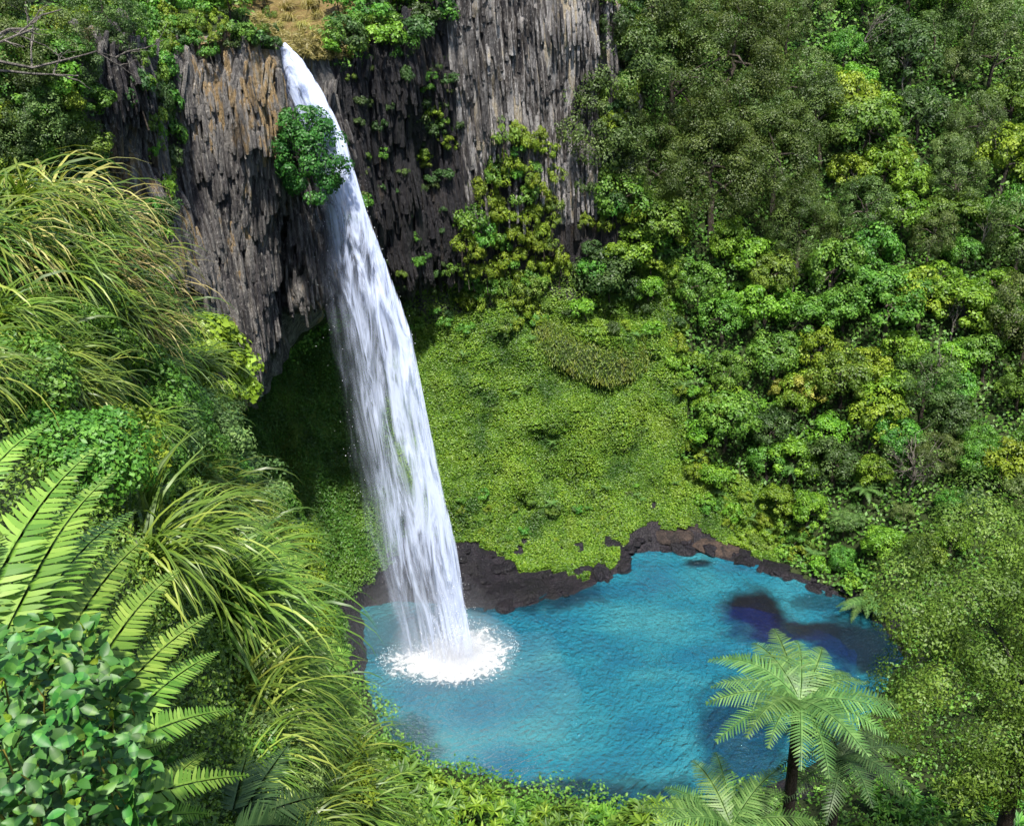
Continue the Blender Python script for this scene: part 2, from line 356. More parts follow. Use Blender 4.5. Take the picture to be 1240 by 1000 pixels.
# a fissure in the pale cliff and dark gaps between buttresses
for (uu, w, dep, v0, v1) in ((RI['R5']-0.12, 0.07, 2.6, 6.0, 7.75), (RI['L4']+0.35, 0.16, 2.0, 5.8, 8.0), (RI['L2']-0.25, 0.14, 1.4, 5.6, 8),
                             (RI['R3']+0.45, 0.12, 1.6, 5.0, 7.3), (RI['R4']+0.35, 0.10, 1.3, 4.8, 6.6), (RI['L6']+0.55, 0.12, 1.5, 5.5, 7.6)):
    d = d - dep*np.exp(-((UU-uu)/w)**2)*span(VV, v0, v1, 0.5)
mossy_m = span(UU, RI['L1'], RI['R6']+0.5, 0.5)*span(VV, 2.0, 5.2, 0.6)
d = d + mossy_m*(1.5*fbm(G*0.13, 2, 71) + 0.75*fbm(G*0.42, 3, 72))
# the bulging moss pad on the slope under the trees
d = d + 2.6*np.exp(-((UU-(RI['R5']-0.1))/0.55)**2)*np.exp(-((VV-3.85)/0.16)**2)
GD = G + GN*d[..., None]
GD[:, 0] = G[:, 0]
T_V = GD.reshape(-1, 3)
ii, jj = np.meshgrid(np.arange(NU), np.arange(NVv-1), indexing='ij')
a = ii*NVv+jj; b = ((ii+1) % NU)*NVv+jj
T_F = np.stack([a, b, b+1, a+1], -1).reshape(-1, 4)
FU = us[ii.ravel()] + 0.5/SU; FV = vs[jj.ravel()] + 0.5/SV
fc = T_V[T_F].mean(1)
fn = unit(np.cross(T_V[T_F[:, 2]]-T_V[T_F[:, 0]], T_V[T_F[:, 3]]-T_V[T_F[:, 1]]))
flip = np.sum(fn*(POOL_C+V(0, 0, 45)-fc), -1) < 0
T_F[flip] = T_F[flip][:, ::-1]; fn[flip] *= -1
wob = fbm(fc*0.3, 3, 40)
def inb(x, a, b): return (x >= a) & (x < b)
is_flank = inb(FU, RI['L0']+0.2, RI['L2']-0.3) & inb(FV + wob*0.25, 5.35, 8.05)
is_left = inb(FU, RI['L2']-0.3, RI['L6']-0.1) & inb(FV + wob*0.25, 5.35, 8.05)
is_back = inb(FU, RI['L6']-0.1, RI['R6a']-0.3) & inb(FV + wob*0.3, 4.65, 8.0)
sh_lim = np.interp(FU, [RI[k] for k in ('L1', 'L5', 'L6', 'R3', 'R4', 'R4b', 'R5', 'R6a', 'R6', 'R7', 'R8', 'R9', 'N2', 'N4')], [1.5, 1.7, 2.2, 2.2, 1.85, 1.65, 1.5, 1.65, 1.6, 1.4, 1.25, 1.15, 1.2, 1.0])
is_shore = (FV < sh_lim + wob*0.35 + fbm(fc*1.1, 3, 41)*0.10) & inb(FU, RI['L1'], RI['N4'])
is_moss = inb(FU, RI['L1'], RI['R6a']+0.55) & (FV < 5.3) & ~is_left & ~is_flank & ~is_back & ~is_shore
is_moss |= inb(FU, RI['R6a']+0.5, RI['R7']) & (FV < 2.6) & ~is_shore
is_dry = inb(FU, RI['L3']+0.2, RI['L6']+0.6) & (FV >= 8.0)
is_hill = ~(is_left | is_flank | is_back | is_shore | is_moss | is_dry)
def submesh(name, mask, mat):
    f = T_F[mask]; used, inv = np.unique(f, return_inverse=True)
    o = obj(name, make_mesh(name, T_V[used], inv.reshape(f.shape), mat, smooth=True)); return structure(o)
hill = submesh('hillside', is_hill, MAT['soil'])
cliff_left = submesh('cliff_left', is_left, MAT['rock_left'])
cliff_flank = submesh('cliff_flank', is_flank, MAT['rock_left'])
cliff_back = submesh('cliff_back', is_back, MAT['rock_dark'])
shore = submesh('rock_shore', is_shore, MAT['rock_shore'])
mossy = submesh('mossy_slope', is_moss, MAT['moss'])
dry = submesh('dry_grass_terrace', is_dry, MAT['drygrass'])
BVH = BVHTree.FromPolygons([Vector(v) for v in T_V], [tuple(int(x) for x in f) for f in T_F])
def hit(px, py, bvh=None):
    d = unit(ray(px, py)); o = Vector(CAM)
    h = (bvh or BVH).ray_cast(o, Vector(d))
    return None if h[0] is None else (np.array(h[0]), np.array(h[1]), h[3])
def sample_faces(mask, n, rng, weight=None):
    idx = np.where(mask)[0]; q = T_V[T_F[idx]]
    ar = np.linalg.norm(np.cross(q[:, 2]-q[:, 0], q[:, 3]-q[:, 1]), axis=1)*0.5
    if weight is not None: ar = ar*weight[idx]
    pick = rng.choice(len(idx), n, p=ar/ar.sum())
    s, t = rng.random((n, 1)), rng.random((n, 1)); q = q[pick]
    p = (q[:, 0]*(1-s)+q[:, 1]*s)*(1-t) + (q[:, 3]*(1-s)+q[:, 2]*s)*t
    return p, fn[idx][pick], idx[pick]
def in_view(p, margin=60):
    q = (np.asarray(p)-CAM) @ MN
    z = -q[..., 2]; x = 620+F_PX*q[..., 0]/np.maximum(z, 1e-3); y = 500-F_PX*q[..., 1]/np.maximum(z, 1e-3)
    return (z > 0.3) & (x > -margin) & (x < 1240+margin) & (y > -margin) & (y < 1000+margin), x, y
#@@BANK
# near-left bank: a steep spur that drops away to the right of the viewer
BC = np.array([(-250,1150,2.3),(0,1000,3.0),(0,850,3.4),(150,950,3.6),(0,700,4.4),(150,700,5.4),(0,550,6.0),(100,560,7.2),(0,400,8.2),(0,260,9.6),
  (-250,260,9),(-250,600,4.8),(100,310,10.2),(150,300,12.5),(200,400,12.5),(190,480,11.2),(250,500,14),(250,600,13),(200,620,9.5),(320,690,15),(260,720,9.8),
  (340,760,15),(300,830,9.8),(400,850,16),(420,910,16),(350,930,9.8),(250,980,5.6),(480,980,18),(420,1000,12),(540,1060,19),(300,1120,5),(0,1120,2.6)], float)
def tps(c, d):
    def U(r2): return np.where(r2 > 1e-9, r2*np.log(r2+1e-12), 0)
    x = c/400.0; n = len(x)
    K = U(((x[:, None]-x[None])**2).sum(-1)) + np.eye(n)*0.03
    Pm = np.hstack([np.ones((n, 1)), x]); A = np.block([[K, Pm], [Pm.T, np.zeros((3, 3))]])
    w = np.linalg.solve(A, np.concatenate([d, np.zeros(3)]))
    def f(q):
        q = np.asarray(q, float)/400.0
        k = U(((q[..., None, :]-x)**2).sum(-1)); return k @ w[:n] + w[n] + q @ w[n+1:]
    return f
bank_d = lambda q: np.exp(_lb(q))
_lb = tps(BC[:, :2], np.log(BC[:, 2]))
ev = np.array([(230,20),(260,60),(300,135),(400,200),(500,245),(600,250),(680,320),(740,335),(830,395),(900,415),(960,480),(1050,540),(1180,560)], float)
nu, nv = 60, 90
bg_ = []
for py in np.linspace(235, 1180, nv):
    e = np.interp(py, ev[:, 0], ev[:, 1])
    row = [PD(px, py, float(bank_d([px, py]))) for px in np.linspace(-300, e, nu)]
    last = row[-1]; hd = unit((last-CAM)*V(1, 1, 0))
    for s in (0.4, 1.2, 3.0, 7.0): row.append(last + hd*s*0.55 + V(0.25*s, 0, -1.15*s))
    bg_.append(row)
top = []
for s in (6.0, 3.0, 1.0):
    top.append([p + unit((p-CAM)*V(1, 1, 0))*s*0.8 + V(0, 0, -0.8*s) for p in bg_[0]])
bg_ = np.array(top + bg_)
bg_[:, :nu] += fbm(bg_[:, :nu]*0.8, 3, 55)[..., None]*V(0.0, 0.0, 0.10)
R_, C_ = bg_.shape[:2]
ii, jj = np.meshgrid(np.arange(R_-1), np.arange(C_-1), indexing='ij'); a = ii*C_+jj
B_V = bg_.reshape(-1, 3); B_F = np.stack([a, a+C_, a+C_+1, a+1], -1).reshape(-1, 4)
bank = structure(obj('bank', make_mesh('bank', B_V, B_F, MAT['soil'], smooth=True)))
BBVH = BVHTree.FromPolygons([Vector(v) for v in B_V], [tuple(int(x) for x in f) for f in B_F])
#@@WATER
# ------------------------------------------------------------------ pool
ring = ctrl[:, 1].copy(); ring[:, :2] += unit((ring-POOL_C)*V(1, 1, 0))[:, :2]*2.2; ring[:, 2] = 0
ang_ = np.arctan2(ring[:, 1]-POOL_C[1], ring[:, 0]-POOL_C[0]); ring = ring[np.argsort(ang_)]
ring = np.array([cr(ring[(i-1) % NR], ring[i], ring[(i+1) % NR], ring[(i+2) % NR], t) for i in range(NR) for t in (0, .25, .5, .75)])
def disc(ring, z, rings=14):
    c = POOL_C.copy(); c[2] = z; vs_ = [c]; n = len(ring); fs_ = []
    for k in range(1, rings+1):
        r = c + (ring-c)*V(1, 1, 0)*(k/rings); vs_ += list(r)
    for i in range(n): fs_.append((0, 1+i, 1+(i+1) % n))
    for k in range(1, rings):
        for i in range(n):
            a = 1+(k-1)*n+i; b = 1+(k-1)*n+(i+1) % n
            fs_.append((a, a+n, b+n, b))
    return vs_, fs_     # counter-clockwise: faces up
def pool_mat():
    m = bpy.data.materials.new('turquoise_pool_water'); nt, out = nodes(m)
    pos = N(nt, 'NewGeometry').outputs['Position']
    base = PZ(545, 800)
    # set patches of the surface turn see-through and show the navy bed
    warp = noise(nt, pos, 0.35, 4, 0.6)
    clear = None
    for (px, py, rx, ry, amt) in ((915, 742, 3.6, 4.6, 1.0), (960, 765, 7.0, 2.0, 0.95), (1000, 728, 4.5, 1.6, 0.6), (1048, 785, 5.5, 5.5, 0.9), (905, 905, 4.2, 8, 0.7),
                             (470, 905, 5.0, 4.0, 0.7), (640, 968, 16, 2.2, 0.8), (640, 722, 8, 3.2, 0.75), (1080, 730, 5, 5, 0.9), (845, 682, 2.0, 0.9, 0.9), (455, 760, 4.5, 6, 0.35)):
        c = PZ(px, py)
        mp = mapping(nt, pos, (1/rx, 1/ry, 0), (-c[0]/rx, -c[1]/ry, 0))
        ln = N(nt, 'VectorMath', operation='LENGTH'); nt.links.new(mp, ln.inputs[0])
        dd = mathn(nt, 'ADD', ln.outputs['Value'], mathn(nt, 'MULTIPLY', mathn(nt, 'SUBTRACT', warp, 0.5), 1.3))
        v = N(nt, 'MapRange', interpolation_type='SMOOTHSTEP'); nt.links.new(dd, v.inputs[0])
        v.inputs[1].default_value = 0.55; v.inputs[2].default_value = 1.25; v.inputs[3].default_value = amt; v.inputs[4].default_value = 0
        clear = v.outputs[0] if clear is None else mathn(nt, 'MAXIMUM', clear, v.outputs[0])
    silt = noise(nt, mapping(nt, pos, (1, 1.6, 1)), 0.09, 3, 0.5)
    col = ramp(nt, silt, [(0.32, (0.006, 0.072, 0.132)), (0.5, (0.010, 0.112, 0.165)), (0.66, (0.028, 0.155, 0.188))])
    # ripples spread from the foot of the fall
    sx = N(nt, 'SeparateXYZ'); nt.links.new(mapping(nt, pos, (1, 1, 1), (-base[0], -base[1], 0)), sx.inputs[0])
    dst = N(nt, 'VectorMath', operation='LENGTH'); nt.links.new(mapping(nt, pos, (1, 1, 0), (-base[0], -base[1], 0)), dst.inputs[0])
    ang = mathn(nt, 'ARCTAN2', sx.outputs[1], sx.outputs[0])
    cb = N(nt, 'CombineXYZ'); nt.links.new(mathn(nt, 'MULTIPLY', dst.outputs['Value'], 0.85), cb.inputs[0]); nt.links.new(mathn(nt, 'MULTIPLY', ang, 7.0), cb.inputs[1])
    r1 = noise(nt, cb.outputs[0], 2.1, 3, 0.5, 0.6); r2 = noise(nt, pos, 2.2, 4, 0.6); r3 = noise(nt, pos, 0.22, 2, 0.5)
    h = mathn(nt, 'ADD', r1, mathn(nt, 'MULTIPLY', r2, 0.9))
    bm = bump(nt, h, 1.0, 0.55)
    dif = N(nt, 'BsdfDiffuse'); nt.links.new(col, dif.inputs[0]); nt.links.new(bump(nt, h, 1.0, 0.6), dif.inputs['Normal'])
    trp = N(nt, 'BsdfTransparent'); trp.inputs[0].default_value = (0.30, 0.48, 0.95, 1)
    m1 = N(nt, 'MixShader'); nt.links.new(clear, m1.inputs[0]); nt.links.new(dif.outputs[0], m1.inputs[1]); nt.links.new(trp.outputs[0], m1.inputs[2])
    gl = N(nt, 'BsdfGlossy'); gl.inputs['Roughness'].default_value = 0.07; nt.links.new(bm, gl.inputs['Normal'])
    fr = N(nt, 'Fresnel'); fr.inputs['IOR'].default_value = 1.36; nt.links.new(bm, fr.inputs['Normal'])
    m2 = N(nt, 'MixShader'); nt.links.new(mathn(nt, 'MULTIPLY', fr.outputs[0], 1.0, True), m2.inputs[0])
    nt.links.new(m1.outputs[0], m2.inputs[1]); nt.links.new(gl.outputs[0], m2.inputs[2])
    nt.links.new(m2.outputs[0], out.inputs[0]); return m
v_, f_ = disc(ring, 0.0)
structure(obj('pool_water', make_mesh('pool_water', v_, f_, pool_mat(), smooth=True)))
v_, f_ = disc(ring, -2.6)
v_ = np.array(v_); v_[:, 2] += fbm(v_*0.3, 3, 77)*0.5
structure(obj('pool_bed', make_mesh('pool_bed', v_, f_, ground_mat('deep_navy_bed', (0.004, 0.013, 0.045), (0.008, 0.024, 0.07), (0.02, 0.04, 0.10), 0.4), smooth=True)))

# ------------------------------------------------------------------ waterfall
FALL = np.array([  # py, left px, right px
 (52,331,346),(62,332,356),(73,333,367),(109,343,389),(140,354,405),(174,368,420),(220,382,433),(254,392,443),(327,402,470),
 (400,415,497),(500,430,517),(600,449,538),(665,458,553),(782,482,572),(806,485,577)], float)
def fall_edges(t):
    py = 52+(806-52)*t
    return py, np.interp(py, FALL[:, 0], FALL[:, 1]), np.interp(py, FALL[:, 0], FALL[:, 2])
def fall_Y(py): return 79.6 - 3.6*((py-52)/754)
def fall_sheet(grow_l, grow_r, bulge, t0=0.0, nu=25, nv=150, seed=0, off=0.0):
    vv, uv = [], []
    z0 = P(340, 55, 79.5)[2]
    for j in range(nv):
        t = t0 + (1-t0)*j/(nv-1); py, xl, xr = fall_edges(t); Y = fall_Y(py)
        w = xr-xl; xl2 = xl - grow_l*w - (10*min(1, t*4) if grow_l > 0.05 else 0); xr2 = xr + grow_r*w
        width = np.linalg.norm(P(xr, py, Y)-P(xl, py, Y))
        z = max(P(0.5*(xl+xr), py, Y)[2], 0); T = math.sqrt(max(z0-z, 0)*2/9.8)
        for i in range(nu):
            u = i/(nu-1); px = xl2+(xr2-xl2)*u
            b = math.sin(math.pi*min(max(u, 0), 1))
            wav = float(vnoise(np.array([u*4+seed, T*5, seed*3.1])))*0.28*min(1, t*5)
            vv.append(P(px, py, Y - (bulge*b*min(width, 5)*0.45 + wav) + off)); uv.append((u*max(width, 1.2)*(1+grow_l+grow_r), T*6.5))
    a = np.array([[j*nu+i for i in range(nu-1)] for j in range(nv-1)]).ravel()
    f = np.stack([a, a+1, a+nu+1, a+nu], -1)
    vv = np.array(vv); vv[:, 2] = np.maximum(vv[:, 2], 0.02+0.001*seed)
    me = make_mesh('water_sheet', vv, f, smooth=True)
    ul = me.uv_layers.new(name='UVMap'); li = np.zeros(len(me.loops), np.int32); me.loops.foreach_get('vertex_index', li)
    ul.data.foreach_set('uv', np.array(uv, np.float32)[li].ravel())
    at = me.attributes.new('across', 'FLOAT', 'POINT'); at.data.foreach_set('value', np.tile(np.linspace(0, 1, nu), nv).astype(np.float32))
    at = me.attributes.new('down', 'FLOAT', 'POINT'); at.data.foreach_set('value', np.repeat(np.linspace(t0, 1, nv), nu).astype(np.float32))
    return me
def fall_mat(name, seed, lo, hi, amin, amax, soft_l, soft_r, top_solid=True):
    m = bpy.data.materials.new(name); nt, out = nodes(m)
    uv = N(nt, 'UVMap').outputs[0]
    A = N(nt, 'Attribute', attribute_name='across').outputs['Fac']; D = N(nt, 'Attribute', attribute_name='down').outputs['Fac']
    n1 = noise(nt, mapping(nt, uv, (0.80, 0.36, 1), (seed*7.3, seed*3.1, 0)), 1.0, 5, 0.58, 1.6)
    n2 = noise(nt, mapping(nt, uv, (3.4, 0.4, 1), (seed*2.3, seed*5.1, 0)), 1.0, 3, 0.55, 0.4)
    n = mathn(nt, 'ADD', mathn(nt, 'MULTIPLY', n1, 0.80), mathn(nt, 'MULTIPLY', n2, 0.20))
    # solid water near the lip, breaking up further down
    n = mathn(nt, 'ADD', n, mathn(nt, 'MULTIPLY', mathn(nt, 'SUBTRACT', 0.30, D, True), 0.55 if top_solid else 0.0))
    # the right-hand strand stays thick
    n = mathn(nt, 'ADD', n, mathn(nt, 'MULTIPLY', mathn(nt, 'POWER', A, 5.0), 0.22))
    mr = N(nt, 'MapRange', interpolation_type='SMOOTHSTEP'); nt.links.new(n, mr.inputs[0])
    for i, x in zip((1, 2, 3, 4), (lo, hi, amin, amax)): mr.inputs[i].default_value = x
    ed = mathn(nt, 'ADD', A, mathn(nt, 'MULTIPLY', mathn(nt, 'SUBTRACT', n2, 0.5), 0.25))
    def sm(x, a, b):
        q = N(nt, 'MapRange', interpolation_type='SMOOTHSTEP'); nt.links.new(x, q.inputs[0]); q.inputs[1].default_value = a; q.inputs[2].default_value = b
        return q.outputs[0]
    e = mathn(nt, 'MULTIPLY', sm(ed, 0.0, soft_l), sm(mathn(nt, 'SUBTRACT', 1.0, ed), 0.0, soft_r))
    al = mathn(nt, 'MULTIPLY', mr.outputs[0], e, True)
    df = N(nt, 'BsdfDiffuse'); df.inputs[0].default_value = (0.66, 0.74, 0.96, 1)
    b = bump(nt, n, 0.9, 0.5); nt.links.new(b, df.inputs['Normal'])
    tl = N(nt, 'BsdfTranslucent'); tl.inputs[0].default_value = (0.66, 0.74, 0.96, 1)
    mx = N(nt, 'MixShader'); mx.inputs[0].default_value = 0.35; nt.links.new(df.outputs[0], mx.inputs[1]); nt.links.new(tl.outputs[0], mx.inputs[2])
    tp = N(nt, 'BsdfTransparent'); m2 = N(nt, 'MixShader'); nt.links.new(al, m2.inputs[0]); nt.links.new(tp.outputs[0], m2.inputs[1]); nt.links.new(mx.outputs[0], m2.inputs[2])
    nt.links.new(m2.outputs[0], out.inputs[0]); return m
FB = PZ(530, 798)
fall = thing('waterfall', 'tall white waterfall plunging from the cliff lip into the turquoise pool', 'waterfall', FB)
def under(o, parent): o.parent = parent; o.matrix_parent_inverse = Matrix.Translation(-parent.location); return o
for k, (gl_, gr_, bl, mt, off) in enumerate((
        (0.02, 0.0, -0.15, ('fall_back', 1, 0.40, 0.64, 0.06, 0.55, 0.35, 0.03), 0.5),
        (0.00, 0.0, 0.25, ('fall_core', 2, 0.43, 0.62, 0.03, 0.80, 0.30, 0.035), 0.0),
        (0.00, 0.01, 0.55, ('fall_front', 3, 0.50, 0.68, 0.0, 0.85, 0.25, 0.06), -0.3),
        (0.12, -0.6, 0.1, ('fall_veil', 4, 0.42, 0.75, 0.05, 0.38, 0.6, 0.5, False), 0.25))):
    me = fall_sheet(gl_, gr_, bl, 0.0 if k < 3 else 0.16, seed=k+1, off=off); me.materials.append(fall_mat(*mt))
    o = under(obj('water_sheet' if k < 3 else 'water_veil', me), fall)

def foam_mat():
    m = bpy.data.materials.new('white_foam'); nt, out = nodes(m)
    A = N(nt, 'Attribute', attribute_name='rad').outputs['Fac']; pos = N(nt, 'NewGeometry').outputs['Position']
    n1 = noise(nt, pos, 1.5, 8, 0.75, 0.8); vo = N(nt, 'TexVoronoi', feature='DISTANCE_TO_EDGE'); vo.inputs['Scale'].default_value = 0.9
    mp = N(nt, 'VectorMath', operation='ADD'); nt.links.new(pos, mp.inputs[0])
    nz = N(nt, 'TexNoise'); nz.inputs['Scale'].default_value = 0.9; nt.links.new(pos, nz.inputs['Vector']); nt.links.new(nz.outputs['Color'], mp.inputs[1]); nt.links.new(mp.outputs[0], vo.inputs['Vector'])
    lace = ramp(nt, vo.outputs['Distance'], [(0.0, (1, 1, 1)), (0.16, (0, 0, 0))])
    q = mathn(nt, 'ADD', mathn(nt, 'MULTIPLY', mathn(nt, 'SUBTRACT', 1.0, A), 1.5), mathn(nt, 'MULTIPLY', mathn(nt, 'SUBTRACT', n1, 0.5), 2.6))
    q = mathn(nt, 'ADD', q, mathn(nt, 'MULTIPLY', lace, 0.12))
    mr = N(nt, 'MapRange', interpolation_type='SMOOTHSTEP'); nt.links.new(q, mr.inputs[0]); mr.inputs[1].default_value = 0.25; mr.inputs[2].default_value = 0.9
    e = N(nt, 'MapRange', interpolation_type='SMOOTHSTEP'); nt.links.new(A, e.inputs[0]); e.inputs[1].default_value = 1.0; e.inputs[2].default_value = 0.86
    al = mathn(nt, 'MULTIPLY', mr.outputs[0], e.outputs[0], True)
    df = N(nt, 'BsdfDiffuse'); df.inputs[0].default_value = (0.9, 0.92, 0.95, 1); tp = N(nt, 'BsdfTransparent')
    nt.links.new(bump(nt, n1, 1.0, 0.5), df.inputs['Normal'])
    mx = N(nt, 'MixShader'); nt.links.new(al, mx.inputs[0]); nt.links.new(tp.outputs[0], mx.inputs[1]); nt.links.new(df.outputs[0], mx.inputs[2])
    nt.links.new(mx.outputs[0], out.inputs[0]); return m
# foam: a lobed patch round the plunge point, heaped in the middle
FOAM_C = PZ(552, 800)
outline = [PZ(*q) for q in ((632,785),(625,808),(600,828),(560,836),(520,833),(492,828),(462,818),(450,802),(462,790),(490,782),(520,770),(570,752),(600,757),(622,768))]
outline = np.array(outline); no = len(outline)
outline = np.array([cr(outline[(i-1) % no], outline[i], outline[(i+1) % no], outline[(i+2) % no], t) for i in range(no) for t in (0, .2, .4, .6, .8)])
no = len(outline); vv = [FOAM_C + V(0, 0, 0.5)]; rad = [0.0]; ff = []
KR = 26
for k in range(1, KR+1):
    s = k/KR
    q = FOAM_C + (outline-FOAM_C)*s
    h = 0.05 + 0.55*np.exp(-(s/0.45)**2) + 0.28*np.exp(-((s-0.86)/0.09)**2)
    q[:, 2] = h*(0.75+0.5*fbm(q*1.2, 3, 88)); q[:, 2] = np.maximum(q[:, 2], 0.03); vv += list(q); rad += [s]*no
for i in range(no): ff.append((0, 1+i, 1+(i+1) % no))
for k in range(1, KR):
    for i in range(no):
        a = 1+(k-1)*no+i; b = 1+(k-1)*no+(i+1) % no; ff.append((a, a+no, b+no, b))
me = make_mesh('splash_foam', vv, ff, foam_mat(), smooth=True)
at = me.attributes.new('rad', 'FLOAT', 'POINT'); at.data.foreach_set('value', np.array(rad, np.float32))
under(obj('splash_foam', me), fall)
# flying droplets
wm = bpy.data.materials.new('white_water_drops'); nt, out = nodes(wm)
df = N(nt, 'BsdfDiffuse'); df.inputs[0].default_value = (0.9, 0.92, 0.96, 1); tl = N(nt, 'BsdfTranslucent'); tl.inputs[0].default_value = (0.9, 0.92, 0.96, 1)
mx = N(nt, 'MixShader'); mx.inputs[0].default_value = 0.4; nt.links.new(df.outputs[0], mx.inputs[1]); nt.links.new(tl.outputs[0], mx.inputs[2]); nt.links.new(mx.outputs[0], out.inputs[0])
rng = np.random.default_rng(3)
nd = 8000
th = rng.random(nd)*2*math.pi; rr = np.abs(rng.normal(0, 0.30, nd))
oi_ = (th/(2*math.pi)*no).astype(int) % no
pp = FOAM_C + (outline[oi_]-FOAM_C)*np.minimum(rr, 1.0)[:, None]*1.02
pp[:, 2] = 0.1 + rng.exponential(0.65, nd)*np.exp(-(rr/0.5)**2)*2.6 + rng.random(nd)*0.25
ring_ = rng.random(nd) < 0.10
pp[ring_] = FOAM_C + (outline[oi_[ring_]]-FOAM_C)*(0.86+0.1*rng.random(ring_.sum()))[:, None]; pp[ring_, 2] = 0.1+rng.random(ring_.sum())**2*0.7
ne = 150                                       # spray torn off the edges of the fall
tt = 0.2+0.8*rng.random(ne); sd = rng.random(ne) < 0.6
pe = []
for t, s_ in zip(tt, sd):
    py, xl, xr = fall_edges(t); px = xl-abs(rng.normal(0, 16)) if s_ else xr+abs(rng.normal(0, 3.0))
    pe.append(P(px, py, fall_Y(py)+rng.normal(0, 1.2)))
pp = np.concatenate([pp, np.array(pe)]); pp = pp[pp[:, 2] > 0.02]
size = np.where(np.arange(len(pp)) < nd, 0.012+0.035*rng.random(len(pp))**2, 0.015+0.02*rng.random(len(pp)))
octa = np.array([(1,0,0),(-1,0,0),(0,1,0),(0,-1,0),(0,0,1.3),(0,0,-1.3)]); of = np.array([(0,2,4),(2,1,4),(1,3,4),(3,0,4),(2,0,5),(1,2,5),(3,1,5),(0,3,5)])
vv = (pp[:, None]+octa[None]*size[:, None, None]).reshape(-1, 3); ff = (np.arange(len(pp))[:, None, None]*6+of[None]).reshape(-1, 3)
o = under(obj('spray_drops', make_mesh('spray_drops', vv, ff, wm)), fall); o['kind'] = 'stuff'
# drifting mist: closed soft puffs of even density
def mist_mat(d):
    m = bpy.data.materials.new('mist'); nt, out = nodes(m); pv = N(nt, 'VolumePrincipled')
    pv.inputs['Color'].default_value = (0.95, 0.96, 1, 1); pv.inputs['Density'].default_value = d; pv.inputs['Anisotropy'].default_value = 0.3
    nt.links.new(pv.outputs[0], out.inputs['Volume']); return m
def ball(name, c, r, mat, seg=24, rot=0.0):
    vv, ff = [], []
    for j in range(seg//2+1):
        for i in range(seg):
            a, b = 2*math.pi*i/seg, math.pi*j/(seg//2)
            p = V(math.sin(b)*math.cos(a)*r[0], math.sin(b)*math.sin(a)*r[1], math.cos(b)*r[2]); p = p*(1+0.18*float(vnoise(p*0.35+c, 9)))
            vv.append(c+V(p[0]*math.cos(rot)+p[2]*math.sin(rot), p[1], p[2]*math.cos(rot)-p[0]*math.sin(rot)))
    for j in range(seg//2):
        for i in range(seg):
            a = j*seg+i; b = j*seg+(i+1) % seg; ff.append((a, a+seg, b+seg, b))
    return obj(name, make_mesh(name, vv, ff, mat, smooth=True))
mist = thing('mist', 'thin spray mist drifting round the foot of the waterfall', 'mist', FOAM_C, None); mist['kind'] = 'stuff'
for c, r, dn in ((FOAM_C+V(0, 0, 1.2), (6.5, 5.5, 3.4), 0.035), (FOAM_C+V(-1.5, -0.5, 3), (6.5, 4.5, 6.5), 0.010), (FOAM_C+V(0.8, -0.3, 0.9), (3.6, 3.0, 2.2), 0.16), (FOAM_C+V(0.6, 0, 0.6), (2.2, 2.0, 1.4), 0.35), (FOAM_C+V(-5, -1, 4), (6, 5, 8), 0.008), (FOAM_C+V(1, -6, 1.6), (11, 9, 3), 0.012)):
    under(ball('mist_puff', c, r, mist_mat(dn)), mist)
#@@COLUMNS
# ------------------------------------------------------------------ basalt columns
def column_mesh(k, mat):
    rng = np.random.default_rng(100+k); n = 6
    th = (np.arange(n)+rng.normal(0, 0.13, n))*2*math.pi/n; r = 0.5*(0.88+0.26*rng.random(n))
    vv, ff = [], []
    lev = np.array([-0.5, -0.30, 0.02, 0.27, 0.5]) + np.concatenate([[0], rng.normal(0, 0.05, 3), [0]])
    for j, z in enumerate(lev):
        off = rng.normal(0, 0.05, 2); sc = 1+rng.normal(0, 0.06)
        if j in (0, 4): sc *= 0.82
        for i in range(n): vv.append((math.cos(th[i])*r[i]*sc+off[0], math.sin(th[i])*r[i]*sc+off[1], z+rng.normal(0, 0.012 if j in (0, 4) else 0.02)))
    for j in range(4):
        for i in range(n):
            a, b = j*n+i, j*n+(i+1) % n; ff.append((a, b, b+n, a+n))
    vv += [(0, 0, lev[0]-0.03), (0, 0, lev[-1]+0.05)]
    for i in range(n):
        ff.append((5*n, (i+1) % n, i)); ff.append((5*n+1, 4*n+i, 4*n+(i+1) % n))
    return make_mesh('basalt_column', vv, ff, mat)
def frame(zax, xhint):
    z = unit(zax); x = unit(xhint - z*np.dot(xhint, z)); y = np.cross(z, x)
    return np.array([x, y, z]).T
gu, gv = us, vs
def cliff_pt(u, v):
    """displaced surface point and outward normal at parameter (u, v)"""
    i = int(u*SU) % NU; j = min(max(int(v*SV), 0), NVv-1)
    return GD[i, j], GN[i, j]
